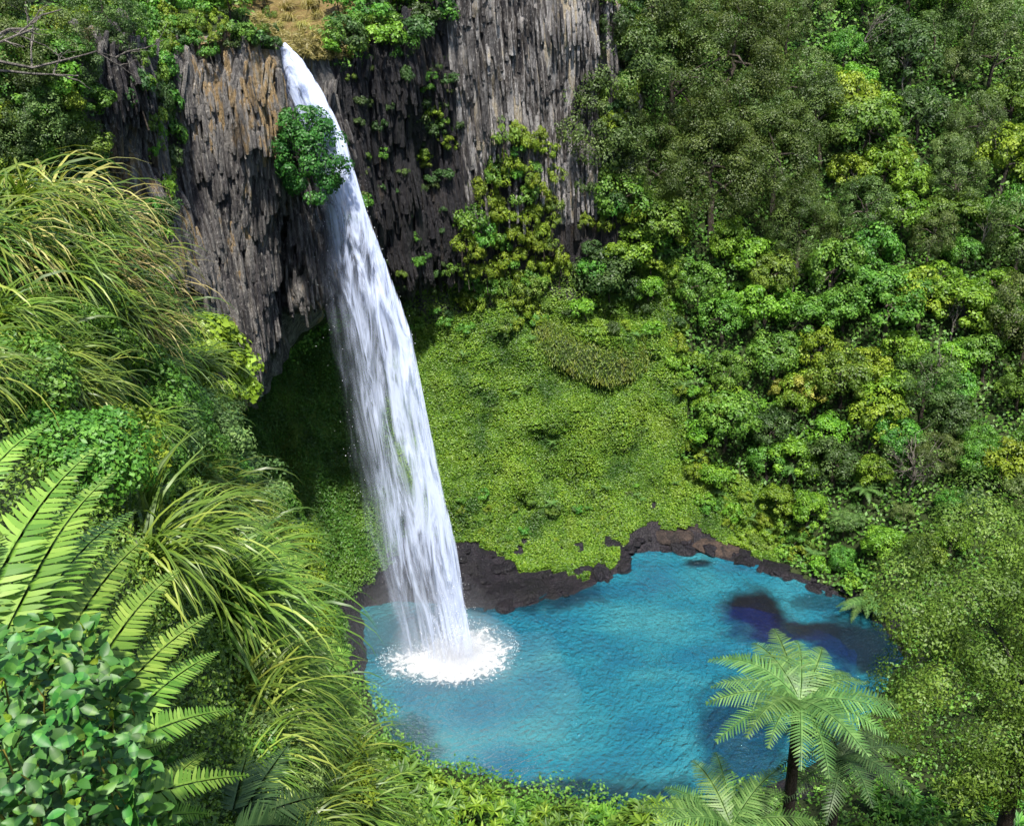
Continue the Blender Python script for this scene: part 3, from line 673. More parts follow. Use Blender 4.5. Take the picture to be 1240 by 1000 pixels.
def columns(parent, u0, u1, v0, v1, wid, nmax, mats, rng, keep=lambda u, v: True, lens=(1.6, 6.0), out=(0.0, 0.5), lean=0.03):
    meshes = {m.name: [column_mesh(k, m) for k in range(4)] for m in {x(0.5, 0.5).name: x(0.5, 0.5) for x in (mats,)}.values()}
    n = 0; u = u0
    cells = []
    while u < u1:
        a, _ = cliff_pt(u, 0.5*(v0+v1)); du = 0.02
        b_, _ = cliff_pt(u+0.15, 0.5*(v0+v1)); sp = max(np.linalg.norm((b_-a)[:2])/0.15, 2.0)
        v = v0 + rng.random()*0.15
        while v < v1:
            p0, nn = cliff_pt(u, v); Ls = rng.uniform(*lens)
            pt, _ = cliff_pt(u, min(v+0.3, v1)); hv = max(np.linalg.norm(pt-p0)/0.3, 3.0)
            dv = Ls/hv
            if keep(u, v+dv*0.5): cells.append((u, v, dv, Ls))
            v += dv*0.93
        u += wid*rng.uniform(0.8, 1.15)/sp
    if len(cells) > nmax:
        cells = [cells[i] for i in sorted(rng.choice(len(cells), nmax, replace=False))]
    for (u, v, dv, Ls) in cells:
        p0, nn = cliff_pt(u, v); p1, n1 = cliff_pt(u, min(v+dv, v1+0.1)); c = 0.5*(p0+p1)
        no_ = unit((nn+n1)*V(1, 1, 0.15)); ax = unit(p1-p0)
        ax = unit(ax*0.45 + V(0, 0, 1)*0.55 + rng.normal(0, lean, 3))
        m = mats(u, v)
        if m.name not in meshes: meshes[m.name] = [column_mesh(k, m) for k in range(4)]
        o = bpy.data.objects.new('basalt_column', meshes[m.name][rng.integers(4)]); COL.objects.link(o); o.parent = parent
        w = wid*rng.uniform(0.85, 1.5); R3 = frame(ax, no_) @ np.array(Matrix.Rotation(rng.random()*6.28, 3, 'Z'))
        R4 = Matrix(R3.tolist()).to_4x4()
        c = c + no_*rng.uniform(*out)
        o.matrix_local = Matrix.Translation(Vector(c)) @ R4 @ Matrix.Diagonal((w, w, Ls*rng.uniform(1.05, 1.2), 1))
rng = np.random.default_rng(21)
columns(cliff_left, RI['L2']-0.25, RI['L4']+0.2, 5.9, 7.78, 0.52, 298, lambda u, v: MAT['rock_left'], rng, lens=(1.8, 4.2), out=(-0.2, 0.16), lean=0.012)
columns(cliff_flank, RI['L0']+0.5, RI['L2']-0.3, 6.0, 7.9, 0.7, 150, lambda u, v: MAT['rock_left'], rng, lens=(1.8, 4.5), out=(-0.2, 0.2), lean=0.012)
def back_mat(u, v):
    dark = u < RI['R4']-0.05 or (v < 6.6 and u < RI['R4b']-0.3) or v < 6.1 or abs(u-(RI['R5']-0.12)) < 0.1
    return MAT['rock_dark'] if dark else MAT['rock_back']
columns(cliff_back, RI['L6'], RI['R5']+0.1, 5.7, 7.98, 0.66, 298, back_mat, rng, lens=(2.5, 6.0), out=(-0.25, 0.22), lean=0.012)
def column_fines(parent, u0, u1, v0, v1, n, mat, rng, w=(0.2, 0.42), lens=(0.8, 2.8)):
    base = [column_mesh(40+k, mat) for k in range(4)]; data = []
    for me in base:
        c = np.zeros(len(me.vertices)*3, np.float32); me.vertices.foreach_get('co', c); data.append((c.reshape(-1, 3), [tuple(p_.vertices) for p_ in me.polygons]))
    vv, ff, off = [], [], 0
    for i in range(n):
        u, v = rng.uniform(u0, u1), rng.uniform(v0, v1); p0, nn = cliff_pt(u, v); no_ = unit(nn*V(1, 1, 0.15)); L = rng.uniform(*lens); ww = rng.uniform(*w)
        pu, _ = cliff_pt(u, min(v+0.2, v1)); ax = unit(unit(pu-p0+1e-6)*0.4+V(0, 0, 0.6)+rng.normal(0, 0.015, 3)); fr3 = frame(ax, no_)
        c, pf = data[int(rng.integers(4))]; vv.append((p0 + no_*rng.uniform(0.05, 0.42)) + (c*V(ww, ww, L)) @ fr3.T); ff += [tuple(x+off for x in t_) for t_ in pf]; off += len(c)
    o = obj('column_fragments', make_mesh('column_fragments', np.concatenate(vv), ff, mat), parent); o['kind'] = 'stuff'
column_fines(cliff_left, RI['L2']-0.25, RI['L4']+0.25, 5.9, 7.75, 1500, MAT['rock_left'], rng)
column_fines(cliff_left, RI['L4']+0.15, RI['L6']-0.1, 5.85, 7.7, 900, MAT['rock_left'], rng)
column_fines(cliff_flank, RI['L0']+0.5, RI['L2']-0.3, 6.0, 7.85, 600, MAT['rock_left'], rng)
column_fines(cliff_back, RI['L6'], RI['R4']-0.05, 5.5, 7.9, 900, MAT['rock_dark'], rng)
column_fines(cliff_back, RI['R4']-0.05, RI['R5']+0.1, 6.2, 7.95, 1300, MAT['rock_back'], rng)
# pale cliff sheet behind the standing columns takes the pale stone
cliff_back.data.materials.append(MAT['rock_back'])
mi = np.array([1 if (u > RI['R4']-0.05 and not (v < 6.6 and u < RI['R4b']-0.3) and v > 6.1) else 0 for u, v in zip(FU[is_back], FV[is_back])], np.int32)
cliff_back.data.polygons.foreach_set('material_index', mi)
#@@PLANTS
# ------------------------------------------------------------------ plant builders (meshes shared between copies)
def crown_mesh(name, seed, mat, r=(3, 3, 2.6), nclump=40, nleaf=70, cr_=0.9, leaf=(0.34, 0.2), low=-0.35, shell=0.75, droop=0.0, upb=0.5, lump=0.22):
    rng = np.random.default_rng(seed)
    d = unit(rng.normal(size=(nclump*4, 3))); d = d[d[:, 2] > low][:nclump]
    # lumpy outline
    s = shell + (1-shell)*rng.random(len(d)); s = s*(1+lump*fbm(d*1.7+seed, 2, seed))
    cc = d*s[:, None]*np.array(r)
    rs = cr_*(0.65+0.7*rng.random(len(d)))
    k = rng.integers(0, len(d), nclump*nleaf)
    dl = rng.normal(size=(len(k), 3)) + d[k]*0.7 + V(0, 0, upb); dl = unit(dl)
    p = cc[k] + dl*(rs[k]*(0.72+0.36*rng.random(len(k))))[:, None]*np.array([1, 1, 0.8])
    nr = dl*1.2 + rng.normal(0, 0.36, (len(k), 3)) + V(0, 0, 0.25)
    L = leaf[0]*(0.6+0.8*rng.random(len(k)))
    v, f, rn = leaf_tris(p, nr, L, L*leaf[1]/leaf[0], rng, droop=droop)
    crn = rng.random(len(d)); rn = np.clip(0.5*rn + 0.5*np.repeat(crn[k], 2), 0, 1)
    return make_mesh(name, v, f, mat, rn)
def trunk_mesh(name, seed, h, r0, mat, crown_c, crown_r, limbs=6):
    rng = np.random.default_rng(seed+900); mb = MB()
    n = 6; ts = np.linspace(0, 1, n); sway = rng.normal(0, 0.1*h**0.5, (n, 3))*ts[:, None]*V(1, 1, 0)
    pts = np.stack([np.zeros(n), np.zeros(n), ts*h], 1) + sway
    pts[0, 2] = -1.2
    tube(mb, pts, r0*(1.15-0.75*ts), 7)
    for k in range(limbs):
        t = rng.uniform(0.55, 0.98); b0 = pts[0]*0 + np.array([np.interp(t, ts, pts[:, i]) for i in range(3)])
        e = np.array([0, 0, crown_c]) + unit(rng.normal(size=3)*V(1, 1, 0.6))*np.array(crown_r)*0.78
        mid = 0.5*(b0+e) + V(0, 0, 0.12*np.linalg.norm(e-b0))
        tube(mb, [b0, 0.5*(b0+mid)+rng.normal(0, 0.05, 3), mid, 0.5*(mid+e)+rng.normal(0, 0.08, 3), e], r0*np.array([0.5, 0.42, 0.32, 0.2, 0.07]), 5)
    return mb.mesh(name, mat, True)

TREE = {}
def tree_kind(key, mat, r, h, nclump, nleaf, clr, leaf, low=-0.35, nvar=3, tr=0.22, bark='bark', shell=0.72, upb=0.5, lump=0.22):
    out = []
    for k in range(nvar):
        sd = hash_key(key)+k*17
        cm = crown_mesh(key+'_crown', sd, MAT[mat], r, nclump, nleaf, clr, leaf, low, shell=shell, upb=upb, lump=lump)
        cm.transform(Matrix.Translation((0, 0, h)))
        out.append((trunk_mesh(key+'_trunk', sd, h*0.9+r[2]*0.3, tr, MAT[bark], h, r), cm))
    TREE[key] = out
def hash_key(s): return sum((i+1)*ord(c) for i, c in enumerate(s)) % 9973
tree_kind('olive', 'olive', (3.4, 3.4, 3.6), 5.0, 70, 130, 0.95, (0.21, 0.11), low=-0.6)
tree_kind('green', 'green', (2.8, 2.8, 2.3), 3.6, 44, 110, 0.90, (0.27, 0.17))
tree_kind('bright', 'bright', (2.3, 2.3, 1.9), 3.0, 36, 100, 0.80, (0.28, 0.18))
tree_kind('yellow', 'yellow', (2.3, 2.3, 2.0), 3.0, 36, 100, 0.80, (0.26, 0.15))
tree_kind('grey', 'grey', (2.6, 2.6, 2.8), 3.8, 48, 120, 0.80, (0.20, 0.10), low=-0.5)
tree_kind('dark', 'dark', (2.5, 2.5, 2.4), 3.2, 44, 100, 0.90, (0.26, 0.15))
tree_kind('gold', 'gold', (1.9, 1.9, 1.4), 2.6, 30, 60, 0.60, (0.34, 0.10))
tree_kind('shrub_green', 'green', (1.4, 1.4, 1.0), 0.9, 22, 55, 0.55, (0.26, 0.16), tr=0.07)
tree_kind('shrub_bright', 'bright', (1.4, 1.4, 1.0), 0.9, 22, 55, 0.52, (0.28, 0.17), tr=0.07)
tree_kind('shrub_yellow', 'yellow', (1.3, 1.3, 1.1), 0.8, 22, 55, 0.5, (0.30, 0.11), tr=0.06)
tree_kind('shrub_dark', 'dark', (1.4, 1.4, 1.0), 0.9, 22, 55, 0.55, (0.26, 0.16), tr=0.07)

MAT['bigolive'] = leaf_mat('dark_olive_fine_leaves', (0.020, 0.040, 0.006), (0.052, 0.086, 0.014), (0.115, 0.155, 0.032), hue=0.01, val=0.15)
tree_kind('giant', 'bigolive', (5.2, 5.0, 6.0), 7.0, 105, 250, 1.4, (0.21, 0.11), low=-0.7, nvar=2, tr=0.35, shell=0.8)
def place_tree(key, name, label, cat, loc, s=1.0, sz=None, group=None, rng=RNG, tilt=(0, 0), part='crown', rot=None):
    t = thing(name, label, cat, loc, group)
    tm, cm = TREE[key][int(rng.integers(len(TREE[key])))]
    obj('trunk', tm, t); obj(part, cm, t)
    t.rotation_euler = (tilt[0], tilt[1], float(rng.random()*6.283) if rot is None else rot)
    t.scale = (s, s, sz or s)
    return t
#@@FERNS
def frond_mesh(name, mat, path, up, npin, lmax, prof, teeth=0, wpin=0.5, droop=0.15, sweep=0.35, rng=None, rachis=0.006, curl=0.0):
    """one connected frond: a rachis ribbon with pinnae grown from its edges"""
    rng = rng or np.random.default_rng(1)
    path = np.asarray(path, float); m = 2*npin+1
    s = np.linspace(0, 1, len(path)); ss = np.linspace(0, 1, m)
    pts = np.stack([np.interp(ss, s, path[:, i]) for i in range(3)], 1)
    tg = unit(np.gradient(pts, axis=0)); up = unit(np.asarray(up, float))
    side = unit(np.cross(tg, up)); nn = np.cross(side, tg)
    total = np.linalg.norm(np.diff(pts, axis=0), axis=1).sum(); gap = total/(2*npin)
    rw = rachis*(1.1-ss)[:, None]
    vv = list(pts + side*rw) + list(pts - side*rw); ff = []; rn = []
    for i in range(m-1): ff += [(i, i+1, m+i+1), (i, m+i+1, m+i)]; rn += [0.7, 0.7]
    for k in range(npin):
        i0, i1 = 2*k, 2*k+1; t = (i0+0.5)/(m-1); Lp = lmax*prof(t)
        if Lp < 0.01*lmax: continue
        for sgn in (1, -1):
            b0, b1 = (i0, i0+2) if sgn > 0 else (m+i0, m+i0+2)
            jit = rng.normal(0, 0.06); Lp = lmax*prof(t)*rng.uniform(0.86, 1.08)
            dirn = unit(side[i0]*sgn + tg[i0]*(sweep+0.5*t+jit) + nn[i0]*(0.10+rng.normal(0, 0.05)))
            n_ = max(2, teeth*2) if teeth else 4
            prev = (b0, b1); w0 = gap*wpin*2; r_ = rng.random()
            for q in range(1, n_+1):
                x = q/n_; c = 0.5*(pts[i0]+pts[i1]) + dirn*Lp*x + tg[i0]*Lp*curl*x*x - nn[i0]*Lp*droop*x*x
                if q == n_:
                    vv.append(c); ff.append((prev[0], prev[1], len(vv)-1)); rn.append(r_)
                else:
                    if teeth: w = w0*(1.0 if q % 2 else 0.62)*(1-x)**0.5*1.45
                    else: w = w0*(0.95, 1.0, 0.7)[q-1]
                    a = tg[i0]*w*0.5
                    vv.append(c-a+dirn*(0.18*w if teeth and q % 2 else 0)); vv.append(c+a+dirn*(0.18*w if teeth and q % 2 else 0)); e = (len(vv)-2, len(vv)-1)
                    ff += [(prev[0], prev[1], e[1]), (prev[0], e[1], e[0])]; rn += [r_, r_]; prev = e
    return make_mesh(name, vv, np.array(ff), mat, np.array(rn))
def tf_prof(t): return min(1.0, (t+0.06)*3.2)**0.7*(1-t)**0.55 if t < 1 else 0
FRONDS = []
for k in range(4):
    rg = np.random.default_rng(300+k); x = np.linspace(0, 1, 14)
    arch = (0.45, 0.35, 0.25, 0.50)[k]; drop = (0.35, 0.28, 0.36, 0.22)[k]
    path = np.stack([x*0.98, 0.03*np.sin(x*3)*rg.normal(), arch*x - (arch+drop*0.55)*x**2.2], 1)
    FRONDS.append(frond_mesh('frond', MAT['treefrond'], path, (0, 0, 1), 30, 0.31, tf_prof, teeth=7, wpin=0.66, droop=0.18, sweep=0.25, rng=rg))
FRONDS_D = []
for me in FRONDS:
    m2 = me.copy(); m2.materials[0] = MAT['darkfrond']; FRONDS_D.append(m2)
def tree_fern(label, loc, h, R, nfr, group=None, dark=False, name='tree_fern', rng=RNG, lean=(0, 0), minpitch=-0.25, maxpitch=0.35):
    t = thing(name, label, 'tree fern', loc, group)
    mb = MB(); ts = np.linspace(0, 1, 7); pts = np.stack([lean[0]*ts**2, lean[1]*ts**2, ts*h], 1); pts[0, 2] = -1
    tube(mb, pts, (0.055+0.014*h)*(1.25-0.5*ts+0.25*(ts > 0.9)), 9); obj('trunk', mb.mesh('fern_trunk', MAT['fernbark'], True), t)
    top_ = pts[-1]
    for k in range(nfr):
        f = obj('frond', (FRONDS_D if dark else FRONDS)[int(rng.integers(4))], t)
        f.location = Vector(top_); s = R*rng.uniform(0.88, 1.1)
        f.rotation_euler = (rng.normal(0, 0.12), -rng.uniform(minpitch, maxpitch), 2*math.pi*(k+rng.uniform(-.25, .25))/nfr); f.scale = (s, s, s)
    return t
#@@FOREST
# ------------------------------------------------------------------ ground cover (uncountable: one object each)
rng = np.random.default_rng(31)
def cover(name, label, cat, mask, n, mat, size, rng, dens=None, lift=0.25, asp=0.62, jit=0.45, per_dist=None, margin=60):
    p, nr, fi = sample_faces(mask, n, rng, dens)
    ok, px, py = in_view(p, margin); p, nr = p[ok], nr[ok]
    cl = fbm(p*0.55, 3, 61); keep = cl + rng.random(len(p))*1.6 > -0.1
    p, nr, cl = p[keep], nr[keep], cl[keep]
    p = p + nr*(rng.random((len(p), 1))*lift*(1+0.9*np.clip(cl, -0.8, 1))[:, None])
    L = size*(0.6+0.8*rng.random(len(p)))
    if per_dist: L = L*np.clip(np.linalg.norm(p-CAM, axis=1)/per_dist, 0.25, 1.3)
    v, f, rn = leaf_tris(p, nr*0.6 + V(0, -0.25, 0.55) + rng.normal(0, jit, (len(p), 3)), L, L*asp, rng)
    rn = np.clip(rn*0.7 + 0.3*np.repeat(np.clip(0.5+0.5*cl, 0, 1), 2), 0, 1)
    o = obj(name, make_mesh(name, v, f, mat, rn)); tag(o, label, cat, None, 'stuff'); return o
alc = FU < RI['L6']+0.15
MAT['moss_shade_paint'] = leaf_mat('shade_painted_moss_leaves', (0.018, 0.06, 0.007), (0.042, 0.12, 0.012), (0.09, 0.19, 0.02), hue=0.0, val=0.0, patch=((0.014, 0.045, 0.005), (0.10, 0.19, 0.016), 0.22))  # alcove shade painted into the moss colour, darker than the open slope
cover('moss_painted_shade', 'moss on the slope behind the waterfall with shade painted into its deep green', 'ground cover', is_moss & alc, 60000, MAT['moss_shade_paint'], 0.24, rng, jit=0.6, lift=0.4)
cover('moss_carpet', 'bright carpet of small leafy plants covering the slope behind the pool', 'ground cover', is_moss & ~alc, 260000, MAT['mossleaf'], 0.21, rng, jit=0.55, lift=0.4)
shade_moss = is_back & (FV < 5.5)
cover('ledge_plants', 'low dark plants on the ledges under the back cliff', 'ground cover', shade_moss, 9000, MAT['green'], 0.28, rng)
dh = np.where(FV > 9, 0.12, 1.0)
cover('undergrowth', 'dense low undergrowth filling the ground between forest trees', 'undergrowth', is_hill, 330000, MAT['green'], 0.36, rng, dens=dh, lift=1.0, per_dist=100)
cover('dry_tussock', 'dry brown grass on the terrace above the waterfall lip', 'grass', is_dry, 40000, MAT['strawgrass'], 0.5, rng, dens=np.where(FV < 8.9, 1.0, 0.02), asp=0.12, lift=0.4, jit=0.9)
# undergrowth of the near bank
q = B_V[B_F]; ar = np.linalg.norm(np.cross(q[:, 2]-q[:, 0], q[:, 3]-q[:, 1]), axis=1)
wd = ar/np.linalg.norm(q.mean(1)-CAM, axis=1)**1.6
pk = rng.choice(len(q), 150000, p=wd/wd.sum()); s, t = rng.random((150000, 1)), rng.random((150000, 1)); q = q[pk]
p = (q[:, 0]*(1-s)+q[:, 1]*s)*(1-t)+(q[:, 3]*(1-s)+q[:, 2]*s)*t
nb = unit(np.cross(q[:, 3]-q[:, 1], q[:, 2]-q[:, 0])); nb = np.where((nb*(CAM-p)).sum(-1, keepdims=True) < 0, -nb, nb)
ok, _, _ = in_view(p, 80); p, nb = p[ok], nb[ok]; dd = np.linalg.norm(p-CAM, axis=1)
p = p + nb*rng.random((len(p), 1))*np.clip(0.025*dd, 0.05, 0.28)[:, None]
L = np.clip(0.0045*dd, 0.015, 0.08)*(0.6+0.9*rng.random(len(p)))
v, f, rn = leaf_tris(p, nb*0.4+V(0, -0.1, 0.5)+rng.normal(0, 0.6, (len(p), 3)), L, L*0.5, rng)
tag(obj('bank_plants', make_mesh('bank_plants', v, f, MAT['green'], rn)), 'tangle of small leafy plants covering the steep near bank', 'undergrowth', None, 'stuff')

# a grassy ledge that juts from the mossy slope under the trees
lip = [(648,398),(656,416),(670,432),(692,444),(718,452),(742,456),(764,452),(784,440)]
rows_ = []
for k, (x, y) in enumerate(lip):
    w_ = math.sin(math.pi*(k+0.35)/(len(lip)-0.3)); h0 = hit(x, y)[0]; back = hit(x+4, y-34)[0]
    o_ = unit((CAM-h0)*V(1, 1, 0)); e = h0 + o_*(1.3*w_) + V(0, 0, 0.2*w_)
    rows_.append([back+V(0, 0, 0.1), back*0.55+e*0.45+V(0, 0, 0.75*w_), back*0.2+e*0.8+V(0, 0, 0.5*w_), e, e-V(0, 0, 0.55*w_)-o_*0.25, h0-V(0, 0, 0.75)-o_*0.3, h0-V(0, 0, 1.5)-o_*1.2])
rows_ = np.array(rows_); nk = len(rows_)
def dense(a, m):
    t = np.linspace(0, len(a)-1-1e-6, m); o = []
    for q in t:
        i = int(q); o.append(cr(a[max(i-1, 0)], a[i], a[min(i+1, len(a)-1)], a[min(i+2, len(a)-1)], q-i, 0.4))
    return np.array(o)
LD = dense(rows_, 50); LD = np.array([dense(r, 26) for r in LD]); LD = LD + fbm(LD*0.9, 3, 91)[..., None]*V(0.1, 0.1, 0.14)
ii, jj = np.meshgrid(np.arange(49), np.arange(25), indexing='ij'); a = (ii*26+jj).ravel()
structure(obj('grass_ledge', make_mesh('grass_ledge', LD.reshape(-1, 3), np.stack([a, a+26, a+27, a+1], -1), MAT['soil'], smooth=True)))
k_ = rng.integers(0, 50, 9000); j_ = rng.integers(0, 15, 9000); p = LD[k_, j_] + rng.normal(0, 0.28, (9000, 3)); o_ = unit((CAM-p)*V(1, 1, 0))
fr_ = (j_ >= 9)[:, None]
v, f, rn = leaf_tris(p+np.where(fr_, V(0, 0, -0.15), V(0, 0, 0.1)), o_*0.8+V(0, 0, 0.5)+rng.normal(0, 0.45, (9000, 3)), 0.15+0.4*rng.random(9000), 0.10, rng, axis=np.where(fr_, V(0, 0, -1)+o_*0.5, V(0, 0, 1)+o_*0.4)+rng.normal(0, 0.25, (9000, 3)))
MAT['ledgegrass'] = leaf_mat('ledge_grass', (0.03, 0.07, 0.007), (0.085, 0.14, 0.012), (0.17, 0.22, 0.022), hue=0.0, val=0.1, patch=((0.03, 0.07, 0.008), (0.13, 0.12, 0.025), 0.5))
tag(obj('ledge_grass', make_mesh('ledge_grass', v, f, MAT['ledgegrass'], rn)), 'brownish grass hanging over the jutting ledge on the mossy slope', 'grass', None, 'stuff')
# boulders along the far shore
def boulder_mesh(k):
    rg = np.random.default_rng(600+k); vv, ff = [], []; nu_, nv_ = 12, 8; sc = rg.uniform(0.7, 1.2, 3)*V(1, 1, 0.62)
    for j in range(nv_+1):
        for i in range(nu_):
            a, b = 2*math.pi*i/nu_, math.pi*j/nv_; q_ = V(math.sin(b)*math.cos(a), math.sin(b)*math.sin(a), math.cos(b))
            q_ = np.sign(q_)*np.abs(q_)**0.8; vv.append(q_*sc*(1+0.22*float(fbm(q_*1.3+k*7.7, 3, k))))
    for j in range(nv_):
        for i in range(nu_):
            a, b = j*nu_+i, j*nu_+(i+1) % nu_; ff.append((a, a+nu_, b+nu_, b))
    return make_mesh('boulder', vv, ff, MAT['rock_shore'])
BM = [boulder_mesh(k) for k in range(6)]
rb = np.random.default_rng(66)
MAT['rock_brown'] = rock_mat('brown_bank_rock', [(0.3, (0.015, 0.012, 0.012)), (0.5, (0.05, 0.036, 0.032)), (0.65, (0.10, 0.068, 0.052)), (0.8, (0.16, 0.12, 0.09))], zs=1.6, sc=1.2, fleck=(0.11, 0.085, 0.07))
def big_rock(name, label, px, py, sc, rz, mat, k, sink):
    h_ = hit(px, py); me = BM[k].copy(); me.materials[0] = mat; o = obj(name, me, None, h_[0]+V(0, 0.6, -sink)); o.scale = sc; o.rotation_euler = (0, 0, rz)
    md = o.modifiers.new('sub', 'SUBSURF'); md.levels = 3; md.render_levels = 3
    tx = bpy.data.textures.new('rough', 'CLOUDS'); tx.noise_scale = 0.35; dm = o.modifiers.new('rough', 'DISPLACE'); dm.texture = tx; dm.strength = 0.16; dm.texture_coords = 'LOCAL'
    tag(o, label, 'rock')
big_rock('rock_bank', 'rounded brown rock bank under the moss at the far end of the pool', 812, 650, (3.6, 2.2, 1.7), -0.25, MAT['rock_brown'], 0, 0.4)
big_rock('rock_bank', 'lower brown rock bank running down to the far shore beside the shrubs', 868, 662, (3.8, 2.0, 1.5), -0.45, MAT['rock_brown'], 3, 0.4)
big_rock('rock_shelf', 'low wet purplish rock shelf beside the foot of the waterfall', 622, 716, (4.2, 3.4, 1.1), 0.2, MAT['rock_shore'], 1, 0.5)
big_rock('rock_shelf', 'wet purplish rock shelf reaching farthest into the turquoise water', 692, 698, (4.4, 3.0, 1.0), 0.35, MAT['rock_shore'], 4, 0.5)
for k in range(120):
    u_ = rb.uniform(RI['L6'], RI['R8']+0.4); v__ = rb.uniform(0.85, 1.9) if u_ < RI['R5'] else rb.uniform(0.9, 1.4)
    p_, n_ = cliff_pt(u_, v__); s_ = rb.uniform(0.18, 0.5) if rb.random() < 0.75 else rb.uniform(0.5, 1.1)
    o = obj('shore_boulder', BM[int(rb.integers(6))], None, p_); o.scale = (s_*1.3, s_*1.3, s_); o.rotation_euler = (rb.normal(0, .3), rb.normal(0, .3), rb.random()*6.28)
    tag(o, ('large' if s_ > 0.5 else 'small')+' dark wet boulder lying on the rocky far shore of the pool', 'boulder', 'boulders on the far shore')

# ------------------------------------------------------------------ forest on the slope
FG = 'trees of the forest on the slope above the pool'
KL = {
 'olive': ('olive_leaved_tree', 'tall olive-green fine-leaved tree in the forest above the pool'),
 'green': ('broadleaf_tree', 'rounded mid-green broadleaf tree in the forest above the pool'),
 'bright': ('bright_tree', 'small bright-green rounded tree in the forest above the pool'),
 'yellow': ('yellow_green_tree', 'yellow-green leafy tree in the forest above the pool'),
 'grey': ('grey_green_tree', 'grey-green fine-leaved tree in the forest above the pool'),
 'dark': ('dark_tree', 'dark green dense tree in the forest above the pool'),
 'gold': ('golden_tree', 'low tree with golden yellow leaf heads in the forest above the pool')}
def lbound(y): return np.interp(y, [-60, 60, 120, 220, 340, 385, 400, 600, 625, 690, 720], [755, 750, 735, 705, 695, 700, 815, 850, 900, 985, 1060])
rng = np.random.default_rng(5)
spots = []
for iy, py in enumerate(np.arange(-55, 715, 43)):
    for px in np.arange(690+(iy % 2)*25, 1330, 50):
        x, y = px+rng.uniform(-15, 15), py+rng.uniform(-14, 14)
        if x < lbound(y)+12: continue
        spots.append((x, y))
def pick(x, y):
    if x < 1000 and y < 300: w = dict(olive=5, grey=1.5, dark=1.5, green=1)
    elif 980 < x < 1110 and 150 < y < 290: w = dict(yellow=2.2, bright=3, green=1.5)
    elif x < 960 and y > 300: w = dict(green=3.5, bright=3, yellow=.6, dark=1.5)
    elif y < 200: w = dict(grey=1.6, green=3.2, olive=2.0, bright=2.2, yellow=.8, dark=1)
    else: w = dict(green=3.5, bright=2.3, yellow=.9, grey=1.0, olive=1.3, dark=1.4)
    k = list(w); p = np.array([w[i] for i in k], float); return k[int(rng.choice(len(k), p=p/p.sum()))]
BIG = [(812,150,1.05),(880,135,1.1),(785,235,0.8),(860,265,1.1),(935,240,0.95),(905,60,0.75),(965,300,0.7)]
BIGL = ['large dark olive tree close against the pale columns', 'tallest dark olive tree of the group beside the pale cliff', 'lower dark olive tree under the right edge of the pale columns', 'broad dark olive tree in the middle of the group above the mossy slope', 'dark olive tree next to the yellow-green trees', 'smaller olive tree on top of the dark group', 'small dark olive tree below the yellow-green trees']
for (x, y, s), bl_ in zip(BIG, BIGL):
    h_ = hit(x, y+25)
    if h_ is not None: place_tree('giant', 'olive_leaved_tree', bl_, 'tree', h_[0], s, group='big olive trees beside the cliff', rng=rng)
for x, y in spots:
    if any((x-bx)**2+(y-by)**2 < (52*bs)**2 for bx, by, bs in BIG): continue
    h_ = hit(x, y)
    if h_ is None: continue
    k = pick(x, y); s = rng.uniform(0.65, 1.3)*(0.88 if y > 420 else 1.0)
    if y > 600: s *= 0.7
    if x < 1000 and y < 310: wh = 'among the big olive trees beside the pale cliff'
    elif y > 560: wh = 'just above the far shore of the pool'
    elif x < 930: wh = 'beside the mossy slope'
    elif x > 1120 and y > 430: wh = 'behind the spreading tree of the near shore'
    elif y < 130: wh = 'at the top of the forested slope'
    elif y > 380: wh = 'round the half-bare twiggy tree on the slope'
    elif x > 1120: wh = 'high on the slope beyond the yellow-green trees'
    else: wh = 'in the middle of the forested slope'
    lab = ('large ' if s > 1.05 else 'small ' if s < 0.75 else 'middle-sized ') + {'olive': 'olive-green fine-leaved', 'green': 'rounded mid-green', 'bright': 'bright-green rounded', 'yellow': 'yellow-green leafy', 'grey': 'grey-green fine-leaved', 'dark': 'dense dark green', 'gold': 'golden-leaved'}[k] + ' tree ' + wh
    place_tree(k, KL[k][0], lab, 'tree', h_[0]-V(0, 0, 0.4), s, s*rng.uniform(0.9, 1.25), FG, rng, (rng.normal(0, 0.08), rng.normal(0, 0.08)))
# shrubs at the forest edge, along the back shore and on the cliff
tree_kind('shrub_olive', 'olive', (1.4, 1.4, 1.0), 0.9, 22, 70, 0.5, (0.2, 0.1), tr=0.07)
SG = {'shrub_olive': ('olive_shrub', 'small olive-brown shrub'), 'shrub_green': ('leafy_shrub', 'small mid-green shrub'), 'shrub_bright': ('leafy_shrub', 'small bright-green shrub'),
      'shrub_yellow': ('yellow_shrub', 'small yellow-green shrub'), 'shrub_dark': ('dark_shrub', 'small dark green shrub')}
def shrubs(pts, kinds, where, smin, smax, group, sink=0.3, sz=1.0, cat='shrub'):
    for x, y in pts:
        h_ = hit(x, y)
        if h_ is None: continue
        k = kinds[int(rng.integers(len(kinds)))]; n_, l_ = SG[k]; s = rng.uniform(smin, smax)
        place_tree(k, n_, l_+' '+where, cat, h_[0]+h_[1]*(0.6*s if h_[1][2] < 0.5 and h_[1][2] > -2 else 0)*(1 if np.dot(h_[1], CAM-h_[0]) > 0 else -1)-V(0, 0, sink), s, s*sz*rng.uniform(0.85, 1.2), group, rng, (rng.normal(0, .1), rng.normal(0, .1)), 'foliage')
def scatter(x0, x1, y0, y1, step, jit=0.4, test=lambda x, y: True):
    o = []
    for y in np.arange(y0, y1, step):
        for x in np.arange(x0, x1, step):
            a, b = x+rng.uniform(-jit, jit)*step, y+rng.uniform(-jit, jit)*step
            if test(a, b): o.append((a, b))
    return o
